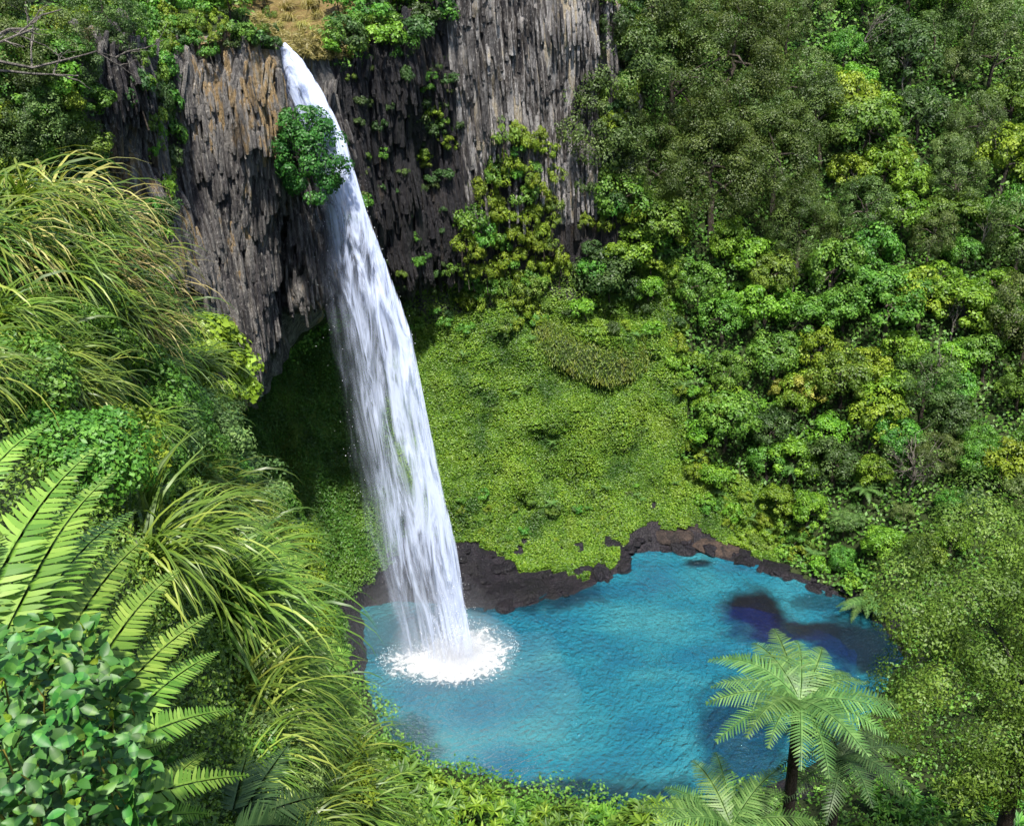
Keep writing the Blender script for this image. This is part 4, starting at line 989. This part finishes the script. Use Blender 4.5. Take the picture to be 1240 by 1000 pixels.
def inpoly(poly):
    poly = np.array(poly, float)
    def f(x, y):
        c = False; j = len(poly)-1
        for i in range(len(poly)):
            if (poly[i][1] > y) != (poly[j][1] > y) and x < (poly[j][0]-poly[i][0])*(y-poly[i][1])/(poly[j][1]-poly[i][1])+poly[i][0]: c = not c
            j = i
        return c
    return f
shrubs(scatter(555, 690, 170, 400, 17, 0.45, inpoly([(590,185),(625,150),(655,140),(672,190),(690,250),(690,330),(660,395),(600,400),(560,380),(555,290),(570,230)])),
       ['shrub_yellow', 'shrub_yellow', 'shrub_yellow', 'shrub_green'], 'clinging to the cliff face below the pale columns', 0.5, 0.95, 'shrubs hanging on the back cliff', 0.5, 1.3)
shrubs(scatter(690, 830, 300, 420, 24, 0.4, inpoly([(690,300),(830,290),(840,390),(790,405),(740,420),(690,380)])),
       ['shrub_bright', 'shrub_green', 'shrub_yellow', 'shrub_dark'], 'at the foot of the big olive trees', 0.6, 1.1, 'shrubs under the big olive trees')
shrubs(scatter(500, 570, 90, 250, 19, 0.45, inpoly([(515,90),(555,95),(560,170),(540,220),(505,230),(500,160)])),
       ['shrub_green', 'shrub_dark', 'shrub_yellow'], 'growing from the dark cliff beside the fall', 0.4, 0.75, 'shrubs on the dark cliff')
shrubs(scatter(425, 560, 70, 330, 27, 0.5), ['shrub_dark', 'shrub_dark', 'shrub_green', 'shrub_olive'], 'rooted in a crack of the dark wet cliff', 0.22, 0.5, 'plants in cracks of the dark cliff', 0.3, 1.2)
shrubs(scatter(560, 770, 606, 668, 21, 0.5), ['shrub_yellow', 'shrub_green', 'shrub_olive'], 'hanging over the wet rock at the back of the pool', 0.25, 0.5, 'plants on the wet shore rock', 0.25, 0.9)
shrubs(scatter(480, 590, 330, 410, 22), ['shrub_dark', 'shrub_green'], 'in the shade under the back cliff overhang', 0.35, 0.7, 'shrubs under the back cliff')
shrubs(scatter(375, 545, 5, 75, 19, 0.4, inpoly([(372,30),(400,15),(545,0),(548,25),(500,60),(470,78),(420,90),(385,62)])),
       ['shrub_green', 'shrub_bright', 'shrub_dark', 'shrub_green'], 'on the rim above the dark cliff', 0.7, 1.25, 'shrubs on the cliff rim')
shrubs(scatter(130, 335, -20, 45, 21, 0.4, inpoly([(120,-40),(330,-40),(320,20),(270,30),(215,48),(130,50)])),
       ['shrub_green', 'shrub_bright', 'shrub_green'], 'on the rim above the streaked columns', 0.6, 1.1, 'shrubs above the streaked columns')
shrubs(scatter(205, 335, 26, 62, 15, 0.4), ['shrub_green', 'shrub_yellow', 'shrub_dark'], 'hanging over the top of the streaked columns', 0.28, 0.55, 'plants over the top of the columns', 0.35, 1.2)
shrubs(scatter(150, 215, 40, 300, 15, 0.4, inpoly([(165,30),(215,30),(200,140),(205,290),(190,300),(180,200),(160,110)])),
       ['shrub_green', 'shrub_bright', 'shrub_dark'], 'hanging in the gully beside the streaked columns', 0.4, 0.75, 'plants hanging in the gully', 0.5, 1.4)
shrubs(scatter(640, 770, -20, 30, 24, 0.4, inpoly([(690,-30),(770,-30),(770,40),(720,20)])), ['shrub_green', 'shrub_yellow'], 'on the rim above the pale cliff', 0.6, 1.1, 'shrubs above the pale cliff')
shrubs(scatter(700, 765, 20, 290, 21, 0.45, inpoly([(735,0),(768,0),(765,290),(700,290),(705,230),(728,160)])), ['shrub_green', 'shrub_dark', 'shrub_yellow'], 'along the right edge of the pale columns', 0.6, 1.2, 'shrubs beside the pale columns', 0.4, 1.3)
shrubs(scatter(820, 1060, 600, 720, 19, 0.45, inpoly([(840,590),(900,600),(980,650),(1060,690),(1060,722),(1000,700),(930,672),(880,640),(835,625)])),
       ['shrub_yellow', 'shrub_bright', 'shrub_green'], 'overhanging the far shore of the pool', 0.45, 0.85, 'shrubs along the far shore')
shrubs(scatter(800, 860, 400, 620, 20, 0.45, inpoly([(800,400),(840,400),(870,600),(845,610),(830,520)])), ['shrub_bright', 'shrub_yellow'], 'where the forest meets the mossy slope', 0.5, 0.85, 'shrubs at the edge of the moss')
# upper left: trees hanging over the rim
UL = inpoly([(-60,-60),(190,-60),(175,60),(120,70),(95,110),(105,190),(150,270),(60,250),(-60,250)])
for x, y in scatter(-50, 200, -50, 260, 30, 0.45, UL):
    h_ = hit(x, y)
    if h_ is None: continue
    k = ('green', 'olive', 'bright', 'dark', 'green', 'yellow')[int(rng.integers(6))]; s = rng.uniform(0.42, 0.62)
    nm = KL[k][0]; look = {'green': 'mid-green leafy', 'olive': 'olive fine-leaved', 'bright': 'bright-green', 'dark': 'dark green', 'yellow': 'yellow-green'}[k]
    place_tree(k, nm, look+' tree leaning from the rim left of the streaked columns', 'tree', h_[0]-V(0, 0, 1.6), s, s, 'trees on the rim left of the columns', rng, (rng.normal(0, .12), rng.normal(0, .12)))
# the round bush beside the lip of the fall
tree_kind('bush', 'deep', (2.7, 2.4, 3.6), 2.6, 115, 95, 0.72, (0.24, 0.15), low=-0.8, nvar=1, tr=0.12)
bp = P(374, 192, 76.2) - V(0, 0, 2.6)
place_tree('bush', 'round_bush', 'dense round deep-green bush growing beside the top of the waterfall', 'bush', bp, 0.98, rng=rng, part='foliage')

# ------------------------------------------------------------------ near shore, right foreground
MAT['yolive'] = leaf_mat('bright_olive_leaves', (0.034, 0.075, 0.008), (0.082, 0.15, 0.016), (0.155, 0.235, 0.034), hue=0.0, val=0.1)  # the spreading trees' own leaf colour, a brighter olive
tree_kind('spreading', 'yolive', (5.6, 5.6, 5.8), 8.0, 170, 480, 1.12, (0.125, 0.07), low=-0.75, nvar=1, tr=0.3, shell=0.72, lump=0.42)
tp = PD(1262, 800, 43); g = tp.copy(); hz = BVH.ray_cast(Vector((tp[0], tp[1], 80)), Vector((0, 0, -1)))
gz = hz[0].z
t = place_tree('spreading', 'spreading_tree', 'big spreading olive-green tree on the near shore beside the tree ferns', 'tree', (tp[0], tp[1], tp[2]-8.3), 0.93, 1.0, rng=rng, rot=0.6)
tp2 = PD(1345, 770, 50)
place_tree('spreading', 'spreading_tree', 'second spreading olive-green tree behind the big one on the near shore', 'tree', (tp2[0], tp2[1], tp2[2]-7), 0.8, 0.85, rng=rng, rot=2.4)
def ground_at(x, y):
    h_ = BVH.ray_cast(Vector((x, y, 120)), Vector((0, 0, -1))); return h_[0].z if h_[0] is not None else 0
def fern_at(label, px, py, dist, R, nfr, **kw):
    c = PD(px, py, dist); gz = ground_at(c[0], c[1]); h = c[2]-gz
    return tree_fern(label, (c[0], c[1], gz), max(h, 0.6), R, nfr, **kw)
rf = np.random.default_rng(12)
fern_at('tall tree fern with a wide pale-green crown standing above the pool', 968, 848, 31, 2.7, 20, rng=rf, minpitch=0.02, maxpitch=0.32)
fern_at('lower tree fern spreading beneath the tall pale-green one', 885, 1000, 33, 2.5, 17, rng=rf, minpitch=0.05, maxpitch=0.45)
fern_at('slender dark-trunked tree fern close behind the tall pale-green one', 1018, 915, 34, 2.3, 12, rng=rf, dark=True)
h_ = hit(1046, 752)
tree_fern('drooping tree fern leaning over the water at the right shore', h_[0]-V(0, 0, 0.2), 2.6, 2.7, 13, rng=rf, minpitch=-0.45, maxpitch=0.15)
fern_at('lush tree fern at the bottom of the near slope among the shrubs', 470, 985, 44, 2.2, 12, rng=rf)
for x, y, R in ((800,318,1.9),(960,578,1.6),(1045,605,1.9),(1075,345,1.7),(1020,640,1.7),(745,372,1.3),(1215,375,1.9),(985,545,1.5),(1085,180,1.6),(1190,130,1.6)):
    h_ = hit(x, y+14)
    if h_ is not None: tree_fern('small tree fern showing its fronds among the forest trees', h_[0], 2.6, R, 11, 'tree ferns in the forest', rng=rf)
# rosette shrubs on the near shore
def rosette_mesh(name, seed, mat, R, nros, nl, leaf):
    rg = np.random.default_rng(seed); d = unit(rg.normal(size=(nros*3, 3))); d = d[d[:, 2] > -0.05][:nros]
    c = d*np.array(R)*(0.8+0.3*rg.random((len(d), 1))); k = np.repeat(np.arange(len(d)), nl)
    ax = unit(d*0.6+V(0, 0, 0.8))[k]; rad = rg.normal(size=(len(k), 3)); rad = unit(rad - ax*np.sum(rad*ax, -1, keepdims=True))
    dirn = unit(rad+ax*rg.uniform(0.1, 0.9, (len(k), 1))); L = leaf[0]*(0.7+0.5*rg.random(len(k)))
    nrm = unit(ax - dirn*np.sum(ax*dirn, -1, keepdims=True)+0.001)
    v, f, rn = leaf_tris(c[k]+dirn*L[:, None]*0.5, nrm, L, L*leaf[1]/leaf[0], rg, axis=dirn, droop=0.15)
    return make_mesh(name, v, f, mat, rn)
TREE['rosette'] = []; TREE['rosette_y'] = []; TREE['spiky'] = []
for k in range(3):
    for key, mt in (('rosette', 'green'), ('rosette_y', 'bright')):
        cm = rosette_mesh('foliage', 400+k, MAT[mt], (1.5, 1.5, 1.2), 46, 16, (0.50, 0.13)); cm.transform(Matrix.Translation((0, 0, 1.0)))
        TREE[key].append((trunk_mesh('stems', 410+k, 1.0, 0.08, MAT['bark'], 1.0, (1.3, 1.3, 1)), cm))
    cm = rosette_mesh('foliage', 430+k, MAT['dark'], (0.15, 0.15, 0.15), 3, 34, (2.0, 0.11)); cm.transform(Matrix.Translation((0, 0, 0.6)))
    TREE['spiky'].append((trunk_mesh('stems', 440+k, 0.6, 0.09, MAT['bark'], 0.6, (0.1, 0.1, 0.1), 2), cm))
def near_plants(key, name, label, cat, pts, dist, smin, smax, group):
    for x, y in pts:
        s = rng.uniform(smin, smax); h_ = hit(x, y+2.0*s*1191/dist*0.7)
        if h_ is None: continue
        place_tree(key, name, label, cat, h_[0]-V(0, 0, 0.2), s, s, group, rng, part='foliage')
strip = [(x, np.interp(x, [440, 480, 560, 620, 700, 780, 850, 1000, 1100], [925, 935, 950, 965, 978, 985, 985, 985, 985])+rng.uniform(0, 12)) for x in np.arange(455, 860, 24)]
near_plants('rosette', 'rosette_shrub', 'mid-green shrub of leaf rosettes along the near shore', 'shrub', strip[::2], 46, 1.0, 1.5, 'rosette shrubs on the near shore')
near_plants('rosette_y', 'rosette_shrub', 'bright-green shrub of leaf rosettes along the near shore', 'shrub', strip[1::2], 45, 0.9, 1.4, 'bright rosette shrubs on the near shore')
near_plants('rosette_y', 'rosette_shrub', 'bright-green shrub of leaf rosettes at the foot of the tree ferns', 'shrub', [(955, 972), (1000, 985), (1040, 990), (1085, 1000), (930, 1000)], 33, 0.7, 0.95, 'shrubs under the tree ferns')
near_plants('rosette', 'rosette_shrub', 'mid-green leafy shrub in the shade of the big spreading tree', 'shrub', [(1130, 960), (1180, 985), (1230, 960), (1080, 930), (1120, 1010), (1210, 1010), (1160, 930)], 36, 0.8, 1.2, 'shrubs under the spreading tree')
near_plants('spiky', 'spiky_plant', 'dark plant with stiff sword leaves at the water edge of the near shore', 'plant', [(695, 985), (790, 982), (815, 988), (1225, 990)], 40, 0.8, 1.0, 'sword-leaved plants')
#@@FOREGROUND
# ------------------------------------------------------------------ foreground on the near bank
rng = np.random.default_rng(44)
def grass_mesh(seed, mat, nb, L, w, bias, el=(0.7, 1.45), bend=(1.8, 3.2), spread=0.12):
    rg = np.random.default_rng(seed); ns = 9
    az = rg.normal(0, 1.15, nb) if bias else rg.random(nb)*6.283
    az = np.where(rg.random(nb) < 0.25, rg.random(nb)*6.283, az)
    e0 = rg.uniform(*el, nb); bd = rg.uniform(*bend, nb); Ln = L*rg.uniform(0.55, 1.1, nb)
    root = np.stack([rg.normal(0, spread, nb), rg.normal(0, spread, nb), -0.05*np.ones(nb)], 1)
    s = np.linspace(0, 1, ns); ds = 1/(ns-1)
    ea = e0[:, None] - bd[:, None]*s[None]**1.25
    tw = az[:, None] + rg.normal(0, 0.25, nb)[:, None]*s[None]
    stp = np.stack([np.cos(ea)*np.cos(tw), np.cos(ea)*np.sin(tw), np.sin(ea)], -1)*(Ln[:, None, None]*ds)
    pts = root[:, None] + np.concatenate([np.zeros((nb, 1, 3)), np.cumsum(stp[:, :-1], 1)], 1)
    side = np.stack([-np.sin(tw), np.cos(tw), np.zeros_like(tw)], -1)
    tilt = rg.normal(0, 0.5, nb)[:, None, None]*np.stack([np.zeros_like(tw), np.zeros_like(tw), np.ones_like(tw)], -1)
    side = unit(side+tilt)
    wd = w*rg.uniform(0.7, 1.3, nb)[:, None]*np.clip(1.15*(1-s[None])**0.6, 0.03, 1)
    a = pts + side*wd[..., None]*0.5; b = pts - side*wd[..., None]*0.5
    v = np.stack([a, b], 2).reshape(-1, 3)
    base = (np.arange(nb)[:, None]*ns+np.arange(ns-1)[None]).ravel()*2
    f = np.concatenate([np.stack([base, base+2, base+3], 1), np.stack([base, base+3, base+1], 1)], 1).reshape(-1, 3)
    rn = np.repeat(np.clip(rg.normal(0.5, 0.25, nb), 0, 1), (ns-1)*2)
    return make_mesh('blades', v, f, mat, rn)
GR = [grass_mesh(500+k, MAT['grass'], 190, 1.5, 0.036, True) for k in range(4)]
GS = [grass_mesh(520+k, MAT['strawgrass'], 120, 1.45, 0.034, True) for k in range(2)]
GU = [grass_mesh(540, MAT['grass'], 70, 1.0, 0.03, False, (0.9, 1.5), (0.5, 1.7))]
def bank_pt(px, py):
    return PD(px, py, float(bank_d([px, py])))
def clump(meshes, label, px, py, s, rot=None, d=None, group='arching grass clumps on the near bank'):
    p = (bank_pt(px, py) if d is None else PD(px, py, d)); p = p + unit(CAM-p)*0.12*s + V(0, 0, 0.1*s)
    t = thing('grass_clump', label, 'grass', p, group); o = obj('blades', meshes[int(rng.integers(len(meshes)))], t); o['kind'] = 'stuff'
    t.rotation_euler = (0, 0, rng.normal(-0.55, 0.35) if rot is None else rot); t.scale = (s, s, s)
LG = 'arching clump of long yellow-green grass on the steep near bank'
for px, py, s in ((20,285,1.35),(-50,330,1.3),(95,315,1.3),(150,345,1.2),(60,370,1.25),(-10,425,1.1),(120,420,1.2),(40,470,1.0),(195,415,1.15),(175,470,1.1),(225,470,1.2),(90,505,.9),
                  (-60,500,.9),(235,540,1.0),(160,545,.9),(215,600,.9),(250,640,1.1),(300,690,1.15),(210,690,.9),(255,760,1.25),(310,800,1.3),(330,760,1.0),(350,850,1.3),(300,870,1.0),
                  (395,870,1.4),(385,920,1.3),(420,960,1.4),(345,940,1.0),(440,1010,1.4),(390,1010,1.1),(300,930,.8)):
    LG = 'arching clump of long yellow-green grass ' + ('on the near bank above the big fern fronds' if py < 480 else 'on the near bank beside the big fern fronds' if py < 720 else 'hanging from the near bank over the pool' if px > 340 else 'low on the near bank below the big fern fronds')
    s *= 1.0 if py < 620 else 1.3 if px < 330 else 0.95; px -= 25 if px > 330 else 0; clump(GR, LG, px, py, s*0.6); clump(GR, LG, px+rng.uniform(-34, 14), py+rng.uniform(-8, 34), s*rng.uniform(0.4, 0.55))
for px, py, s in ((70,280,1.25),(130,300,1.1),(175,385,1.15),(110,370,1.1),(160,430,1.0),(10,340,1.1)):
    clump(GS, 'arching clump of straw-coloured grass at the top of the near bank', px, py, s*0.7, group='straw grass clumps on the near bank')
clump(GU, 'stiff upright tuft of yellow-green blades behind the big fern fronds', 168, 662, 0.8, group=None)
clump(GU, 'spiky tuft of yellow-green blades hanging on the outer edge of the bank', 320, 735, 0.9, group=None)
# small-leaved shrubs on the bank
for key, mt, lf in (('bank_green', 'green', (0.05, 0.028)), ('bank_yellow', 'yellow', (0.05, 0.026)), ('bank_lime', 'lime', (0.085, 0.06)), ('bank_grey', 'grey', (0.045, 0.02))):
    tree_kind(key, mt, (0.55, 0.55, 0.42), 0.4, 46, 130, 0.19, lf, nvar=2, tr=0.03)
BL = {'bank_green': ('bank_shrub', 'low mid-green small-leaved shrub between grass clumps on the near bank'), 'bank_yellow': ('bank_shrub', 'low yellow-green small-leaved shrub on the outer edge of the near bank'),
      'bank_lime': ('bank_shrub', 'lime-green fleshy-leaved shrub at the edge of the near bank before the columns'), 'bank_grey': ('bank_shrub', 'grey-green twiggy shrub on the near bank')}
def bshrub(key, pts, label=None):
    for px, py, s in pts:
        n_, l_ = BL[key]
        place_tree(key, n_, label or l_, 'shrub', bank_pt(px, py)-V(0, 0, 0.1*s), s, s, 'shrubs on the near bank', rng, (rng.normal(0, .2), rng.normal(0, .2)), 'foliage')
bshrub('bank_green', ((200,530,.9),(150,600,.7),(260,600,1.0),(190,640,.7),(350,720,1.1),(205,570,.8),(180,500,.7),(90,600,.7),(300,940,.6)))
bshrub('bank_green', ((30,330,.6),(80,400,.7),(130,370,.7),(60,440,.7),(160,400,.8),(200,440,.9),(110,470,.8),(20,500,.7),(150,500,.8)))
bshrub('bank_grey', ((225,560,1.1),(180,560,.9),(290,640,1.3),(265,690,.9),(250,530,1.0),(310,960,.7)))
bshrub('bank_yellow', ((325,690,1.1),(340,720,1.1),(345,790,1.0),(300,670,.9),(390,990,.9),(130,590,.7)))
bshrub('bank_lime', ((245,470,1.2),(255,490,1.1)))
# fern fronds
def cf_prof(t): return min(1.0, 0.45+t*2.2)*(max(1-t, 0)**0.62)
FU_ = V(0.25, -0.55, 0.8)
def fern_plant(label, fr, mat, lmax, npin, group=None, up=FU_, wp=0.80, near=0.80):
    b = np.mean([PD(f[0][0], f[0][1], f[0][2]*near) for f in fr], 0); t = thing('fern', label, 'fern', b, group)
    for k, (bs, tp_) in enumerate(fr):
        A, B = PD(bs[0], bs[1], bs[2]*near), PD(tp_[0], tp_[1], tp_[2]*near); x = np.linspace(0, 1, 12)[:, None]; L = np.linalg.norm(B-A)
        path = A + (B-A)*x + (np.array(up)*0.13*L)*np.sin(math.pi*x**1.15) - b
        s_ = L/1.05
        obj('frond', frond_mesh('frond', mat, path, up + rng.normal(0, 0.12, 3), npin, lmax*s_**0.5, cf_prof, wpin=wp, droop=0.16, sweep=0.30, rng=np.random.default_rng(700+k), rachis=0.005, curl=0.12), t)
    return t
fern_plant('bright green fern with long parallel fronds at the left edge of the bank', [((-70,650,4.6),(58,511,5.0)),((-50,780,4.4),(118,541,5.2)),((-10,790,4.4),(140,570,5.2)),((-90,730,4.2),(15,640,4.7)),((-120,800,4.0),(-20,600,4.6))], MAT['frond'], 0.145, 36)
fern_plant('bright green fern with layered fronds rising behind the glossy shrub', [((0,800,4.4),(161,619,5.4)),((40,840,4.5),(178,650,5.4)),((85,850,4.6),(217,689,5.4)),((60,790,4.6),(150,690,5.1))], MAT['frond'], 0.14, 36)
fern_plant('bright green fern with fronds spreading toward the arching grass', [((120,860,4.8),(260,741,5.5)),((140,880,4.8),(266,788,5.5)),((130,905,4.6),(283,858,5.2))], MAT['frond'], 0.13, 34)
fern_plant('fresh green fern low beside the glossy shrub at the bank foot', [((140,970,4.4),(303,938,5.0)),((110,935,4.2),(206,899,4.7)),((160,990,4.6),(260,985,5.0)),((190,960,4.8),(250,910,5.2))], MAT['frond'], 0.12, 30)
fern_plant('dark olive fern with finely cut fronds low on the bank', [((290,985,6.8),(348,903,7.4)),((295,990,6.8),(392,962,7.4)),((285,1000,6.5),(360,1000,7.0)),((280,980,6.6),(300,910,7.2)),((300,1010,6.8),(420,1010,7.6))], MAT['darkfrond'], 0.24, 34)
fern_plant('pale fern fronds on the outer edge of the bank above the dark gap', [((300,730,13),(372,672,13.5)),((310,740,13),(385,700,13.5)),((300,720,13),(350,655,13.5)),((370,850,14),(425,780,14.4)),((365,840,14),(405,770,14.4))], MAT['frond'], 0.34, 30)
# glossy broad-leaved shrub, lowest left
def leaf_obj_mesh(k, mat):
    rg = np.random.default_rng(800+k); x = np.array([0, 0.12, 0.35, 0.62, 0.85, 1.0]); w = np.array([0.03, 0.13, 0.25, 0.26, 0.15, 0.008])*(0.9+0.25*rg.random())
    vv, ff, rn = [], [], []
    for xx, ww in zip(x, w):
        z = -0.14*xx*xx + 0.03*math.sin(5*xx+k)
        vv += [(xx, -ww, z+ww*0.42), (xx, 0, z), (xx, ww, z+ww*0.42)]
    for i in range(5):
        a = i*3; ff += [(a, a+1, a+4, a+3), (a+1, a+2, a+5, a+4)]; r_ = rg.random(); rn += [r_, r_*0.8]
    return make_mesh('leaf', vv, np.array(ff), mat, rn, True)
LV = [leaf_obj_mesh(k, MAT['glossy']) for k in range(5)]; LL = [leaf_obj_mesh(10+k, MAT['lime']) for k in range(3)]
inS = inpoly([(-60,770),(40,745),(110,760),(170,790),(185,840),(190,900),(215,950),(240,1030),(-60,1040)])
sh = bank_pt(20, 960); shrub = thing('glossy_shrub', 'shrub with glossy blue-green oval leaves and yellow stems in the near corner of the bank', 'shrub', sh)
mb = MB(); nl = 0
cand = scatter(-40, 240, 748, 1020, 27, 0.5, inS); rng.shuffle(cand)
for (x, y) in cand:
    d0 = float(bank_d([x, y]))*rng.uniform(0.72, 0.9); c = PD(x, y, d0)
    ax = unit(V(0.1, -0.45, 0.8)+rng.normal(0, 0.35, 3)); foot = c - ax*0.12 - V(0, 0, rng.uniform(0.15, 0.4)) + rng.normal(0, 0.05, 3)
    if rng.random() < 0.22: tube(mb, [foot-sh, 0.5*(foot+c)-sh+rng.normal(0, 0.015, 3), c-ax*0.04-sh, c-sh], [0.0035, 0.003, 0.0025, 0.0015], 5, 0.4)
    n = int(rng.integers(3, 6)); R0 = frame(ax, rng.normal(size=3))
    young = rng.random() < 0.35
    for k in range(n):
        if nl >= 295: break
        a = k*2.4+rng.uniform(-.3, .3); el = rng.uniform(-0.1, 0.55) if k < n-2 or not young else rng.uniform(0.9, 1.2)
        lime = young and k >= n-2
        dirn = R0 @ V(math.cos(a)*math.cos(el), math.sin(a)*math.cos(el), math.sin(el)); up = unit(ax - dirn*np.dot(ax, dirn))
        o = bpy.data.objects.new('leaf', (LL if lime else LV)[int(rng.integers(3 if lime else 5))]); COL.objects.link(o); o.parent = shrub; nl += 1
        s = (0.030 if lime else rng.uniform(0.042, 0.066))*d0/3.0
        mm = np.eye(4); mm[:3, 0] = dirn*s; mm[:3, 1] = np.cross(up, dirn)*s; mm[:3, 2] = up*s; mm[:3, 3] = c - sh - ax*(0.015+0.012*(n-k))
        o.matrix_local = Matrix(mm.tolist())
fv, ff_, fr_, nn_ = [], [], [], 0
Lc = np.zeros(len(LV[0].vertices)*3, np.float32); LV[0].vertices.foreach_get('co', Lc); Lc = Lc.reshape(-1, 3)
Lf = np.array([tuple(p_.vertices) for p_ in LV[0].polygons])
for (x, y) in scatter(-40, 240, 750, 1030, 9, 0.5, inS):
    d0 = float(bank_d([x, y]))*rng.uniform(0.82, 0.97); c = PD(x, y, d0) - sh
    dirn = unit(rng.normal(size=3)*V(1, 1, 0.5)); up = unit(V(0, -0.4, 0.8)+rng.normal(0, 0.4, 3)); up = unit(up - dirn*np.dot(up, dirn)); sz_ = rng.uniform(0.035, 0.058)*d0/3
    fv.append(c + (Lc[:, :1]*dirn + Lc[:, 1:2]*np.cross(up, dirn) + Lc[:, 2:]*up)*sz_); ff_.append(Lf+nn_); nn_ += len(Lc); fr_ += [rng.random()]*len(Lf)
obj('inner_foliage', make_mesh('inner_foliage', np.concatenate(fv), np.concatenate(ff_), MAT['glossy'], fr_, True), shrub)['kind'] = 'stuff'
obj('stems', mb.mesh('stems', MAT['stem'], True), shrub)['kind'] = 'stuff'
# bare grey branches reaching in at the upper left
mb = MB(); o0 = PD(-160, 150, 24)
def twig(A, B, r, depth):
    A, B = np.array(A), np.array(B); L = np.linalg.norm(B-A); x = np.linspace(0, 1, 6)[:, None]
    pts = A+(B-A)*x + rng.normal(0, 0.03*L, (6, 3))*np.sin(math.pi*x)
    tube(mb, pts-o0, np.linspace(r, r*0.35, 6), 5)
    if depth:
        for k in range(3):
            i = int(rng.integers(2, 6)) - (1 if k else 0); i = min(i, 5)
            twig(pts[i], pts[i] + (unit(B-A)*0.6+rng.normal(0, 0.45, 3))*L*rng.uniform(0.25, 0.5), r*0.5, depth-1)
twig(PD(-160, 150, 24), PD(-40, 60, 25), 0.10, 0)
for (b0, b1) in (((-40,60,25),(75,12,26)), ((-60,80,25),(95,92,26)), ((-50,70,25),(140,70,27)), ((-50,75,25),(40,35,25))): twig(PD(*b0), PD(*b1), 0.045, 2)
t = thing('bare_branches', 'bare grey branches of a leafless tree above the arching grass', 'branch', o0); obj('branch', mb.mesh('branch', MAT['deadwood'], True), t)
h_ = hit(985, 500)
place_tree('gold', 'golden_tree', 'low tree with golden yellow leaf heads in the forest above the right shore', 'tree', h_[0], 1.15, rng=rng)
h_ = hit(950, 495)
place_tree('gold', 'golden_tree', 'smaller golden-leaved tree beside the low golden one', 'tree', h_[0], 0.85, rng=rng)
for px, py, s in ((352, 26, 1.5), (368, 34, 1.2), (345, 12, 1.6), (385, 22, 1.3), (372, 10, 1.6), (335, 34, 1.0), (395, 38, 1.1)):
    h_ = hit(px, py)
    if h_ is None: continue
    t = thing('grass_tussock', 'dry straw-brown tussock on the terrace above the waterfall lip', 'grass', h_[0], 'dry tussocks above the lip'); obj('blades', GS[int(rng.integers(2))], t)['kind'] = 'stuff'; t.scale = (s, s, s); t.rotation_euler = (0, 0, rng.random()*6.28)
# grey twiggy tree on the right-hand slope
mb = MB(); h_ = hit(1100, 600); o0 = h_[0]
twig(o0, o0+V(0, -0.5, 4.0), 0.16, 0)
for k in range(22):
    a = rng.random()*6.283; twig(o0+V(0, -0.4, rng.uniform(1.5, 4)), o0+V(math.cos(a)*rng.uniform(1.5, 3), math.sin(a)*2-0.8, rng.uniform(3.5, 7.0)), 0.06, 2)
t = thing('twiggy_tree', 'half-bare grey twiggy tree standing in the green forest above the right shore', 'tree', o0); obj('branches', mb.mesh('branches', MAT['deadwood'], True), t)
cm = crown_mesh('sparse_leaves', 991, MAT['grey'], (2.8, 2.8, 2.2), 30, 26, 0.6, (0.22, 0.1)); obj('foliage', cm, t).location = (0, 0, 4.2)

# ------------------------------------------------------------------ small ferns and tufts that break up the mossy slope
rm = np.random.default_rng(91)
def ground_fern(px, py, R, where, group):
    h_ = hit(px, py)
    if h_ is None: return
    t = thing('ground_fern', 'small low fern '+where, 'fern', h_[0]+h_[1]*(0.45 if np.dot(h_[1], CAM-h_[0]) > 0 else -0.45)+V(0, 0, 0.1), group)
    for k in range(7):
        f = obj('frond', FRONDS[int(rm.integers(4))], t); f.scale = (R*rm.uniform(0.8, 1.15),)*3
        f.rotation_euler = (rm.normal(0, 0.15), -rm.uniform(0.1, 0.7), 2*math.pi*(k+rm.uniform(-.3, .3))/7)
inM = inpoly([(520,440),(600,400),(650,395),(690,460),(800,450),(835,520),(850,600),(760,630),(640,640),(580,600),(545,560)])
for x, y in scatter(515, 850, 400, 640, 40, 0.5, inM):
    if rm.random() < 0.55: ground_fern(x, y, rm.uniform(0.5, 1.0), 'growing out of the bright mossy slope', 'ferns on the mossy slope')
shrubs([p_ for p_ in scatter(515, 850, 400, 645, 30, 0.5, inM) if rm.random() < 0.6], ['shrub_green', 'shrub_bright', 'shrub_yellow', 'shrub_olive'], 'dotted over the bright mossy slope', 0.12, 0.34, 'tufts on the mossy slope', 0.15, 0.7)
for x, y in ((845,560),(870,600),(905,628),(935,645),(960,660),(985,676),(770,410),(700,385),(620,392),(830,470),(845,430)):
    ground_fern(x, y, rm.uniform(1.0, 1.5), 'fringing the edge of the forest by the moss', 'ferns along the forest edge')
# pale dead snags among the forest trees
mb = MB(); o0 = V(0, 0, 0)
twig(V(0, 0, -0.5), V(0.3, 0.1, 5.5), 0.11, 0)
for k in range(9): twig(V(0.1, 0, rm.uniform(2, 5.2)), V(rm.normal(0, 1.1), rm.normal(0, 1.1), rm.uniform(4, 7.5)), 0.05, 1)
snag = mb.mesh('branches', MAT['deadwood'], True)
for x, y in ((890,55),(1035,75),(1090,120),(1160,250),(1060,300),(1180,320),(1010,400),(1150,420),(1120,495),(955,370),(1205,200),(1020,150)):
    h_ = hit(x, y)
    if h_ is None: continue
    t = thing('dead_tree', 'pale leafless dead tree poking out between the forest crowns', 'tree', h_[0], 'dead trees in the forest'); obj('branches', snag, t)
    sc_ = rm.uniform(0.7, 1.15); t.scale = (sc_, sc_, sc_); t.rotation_euler = (rm.normal(0, .12), rm.normal(0, .12), rm.random()*6.28)
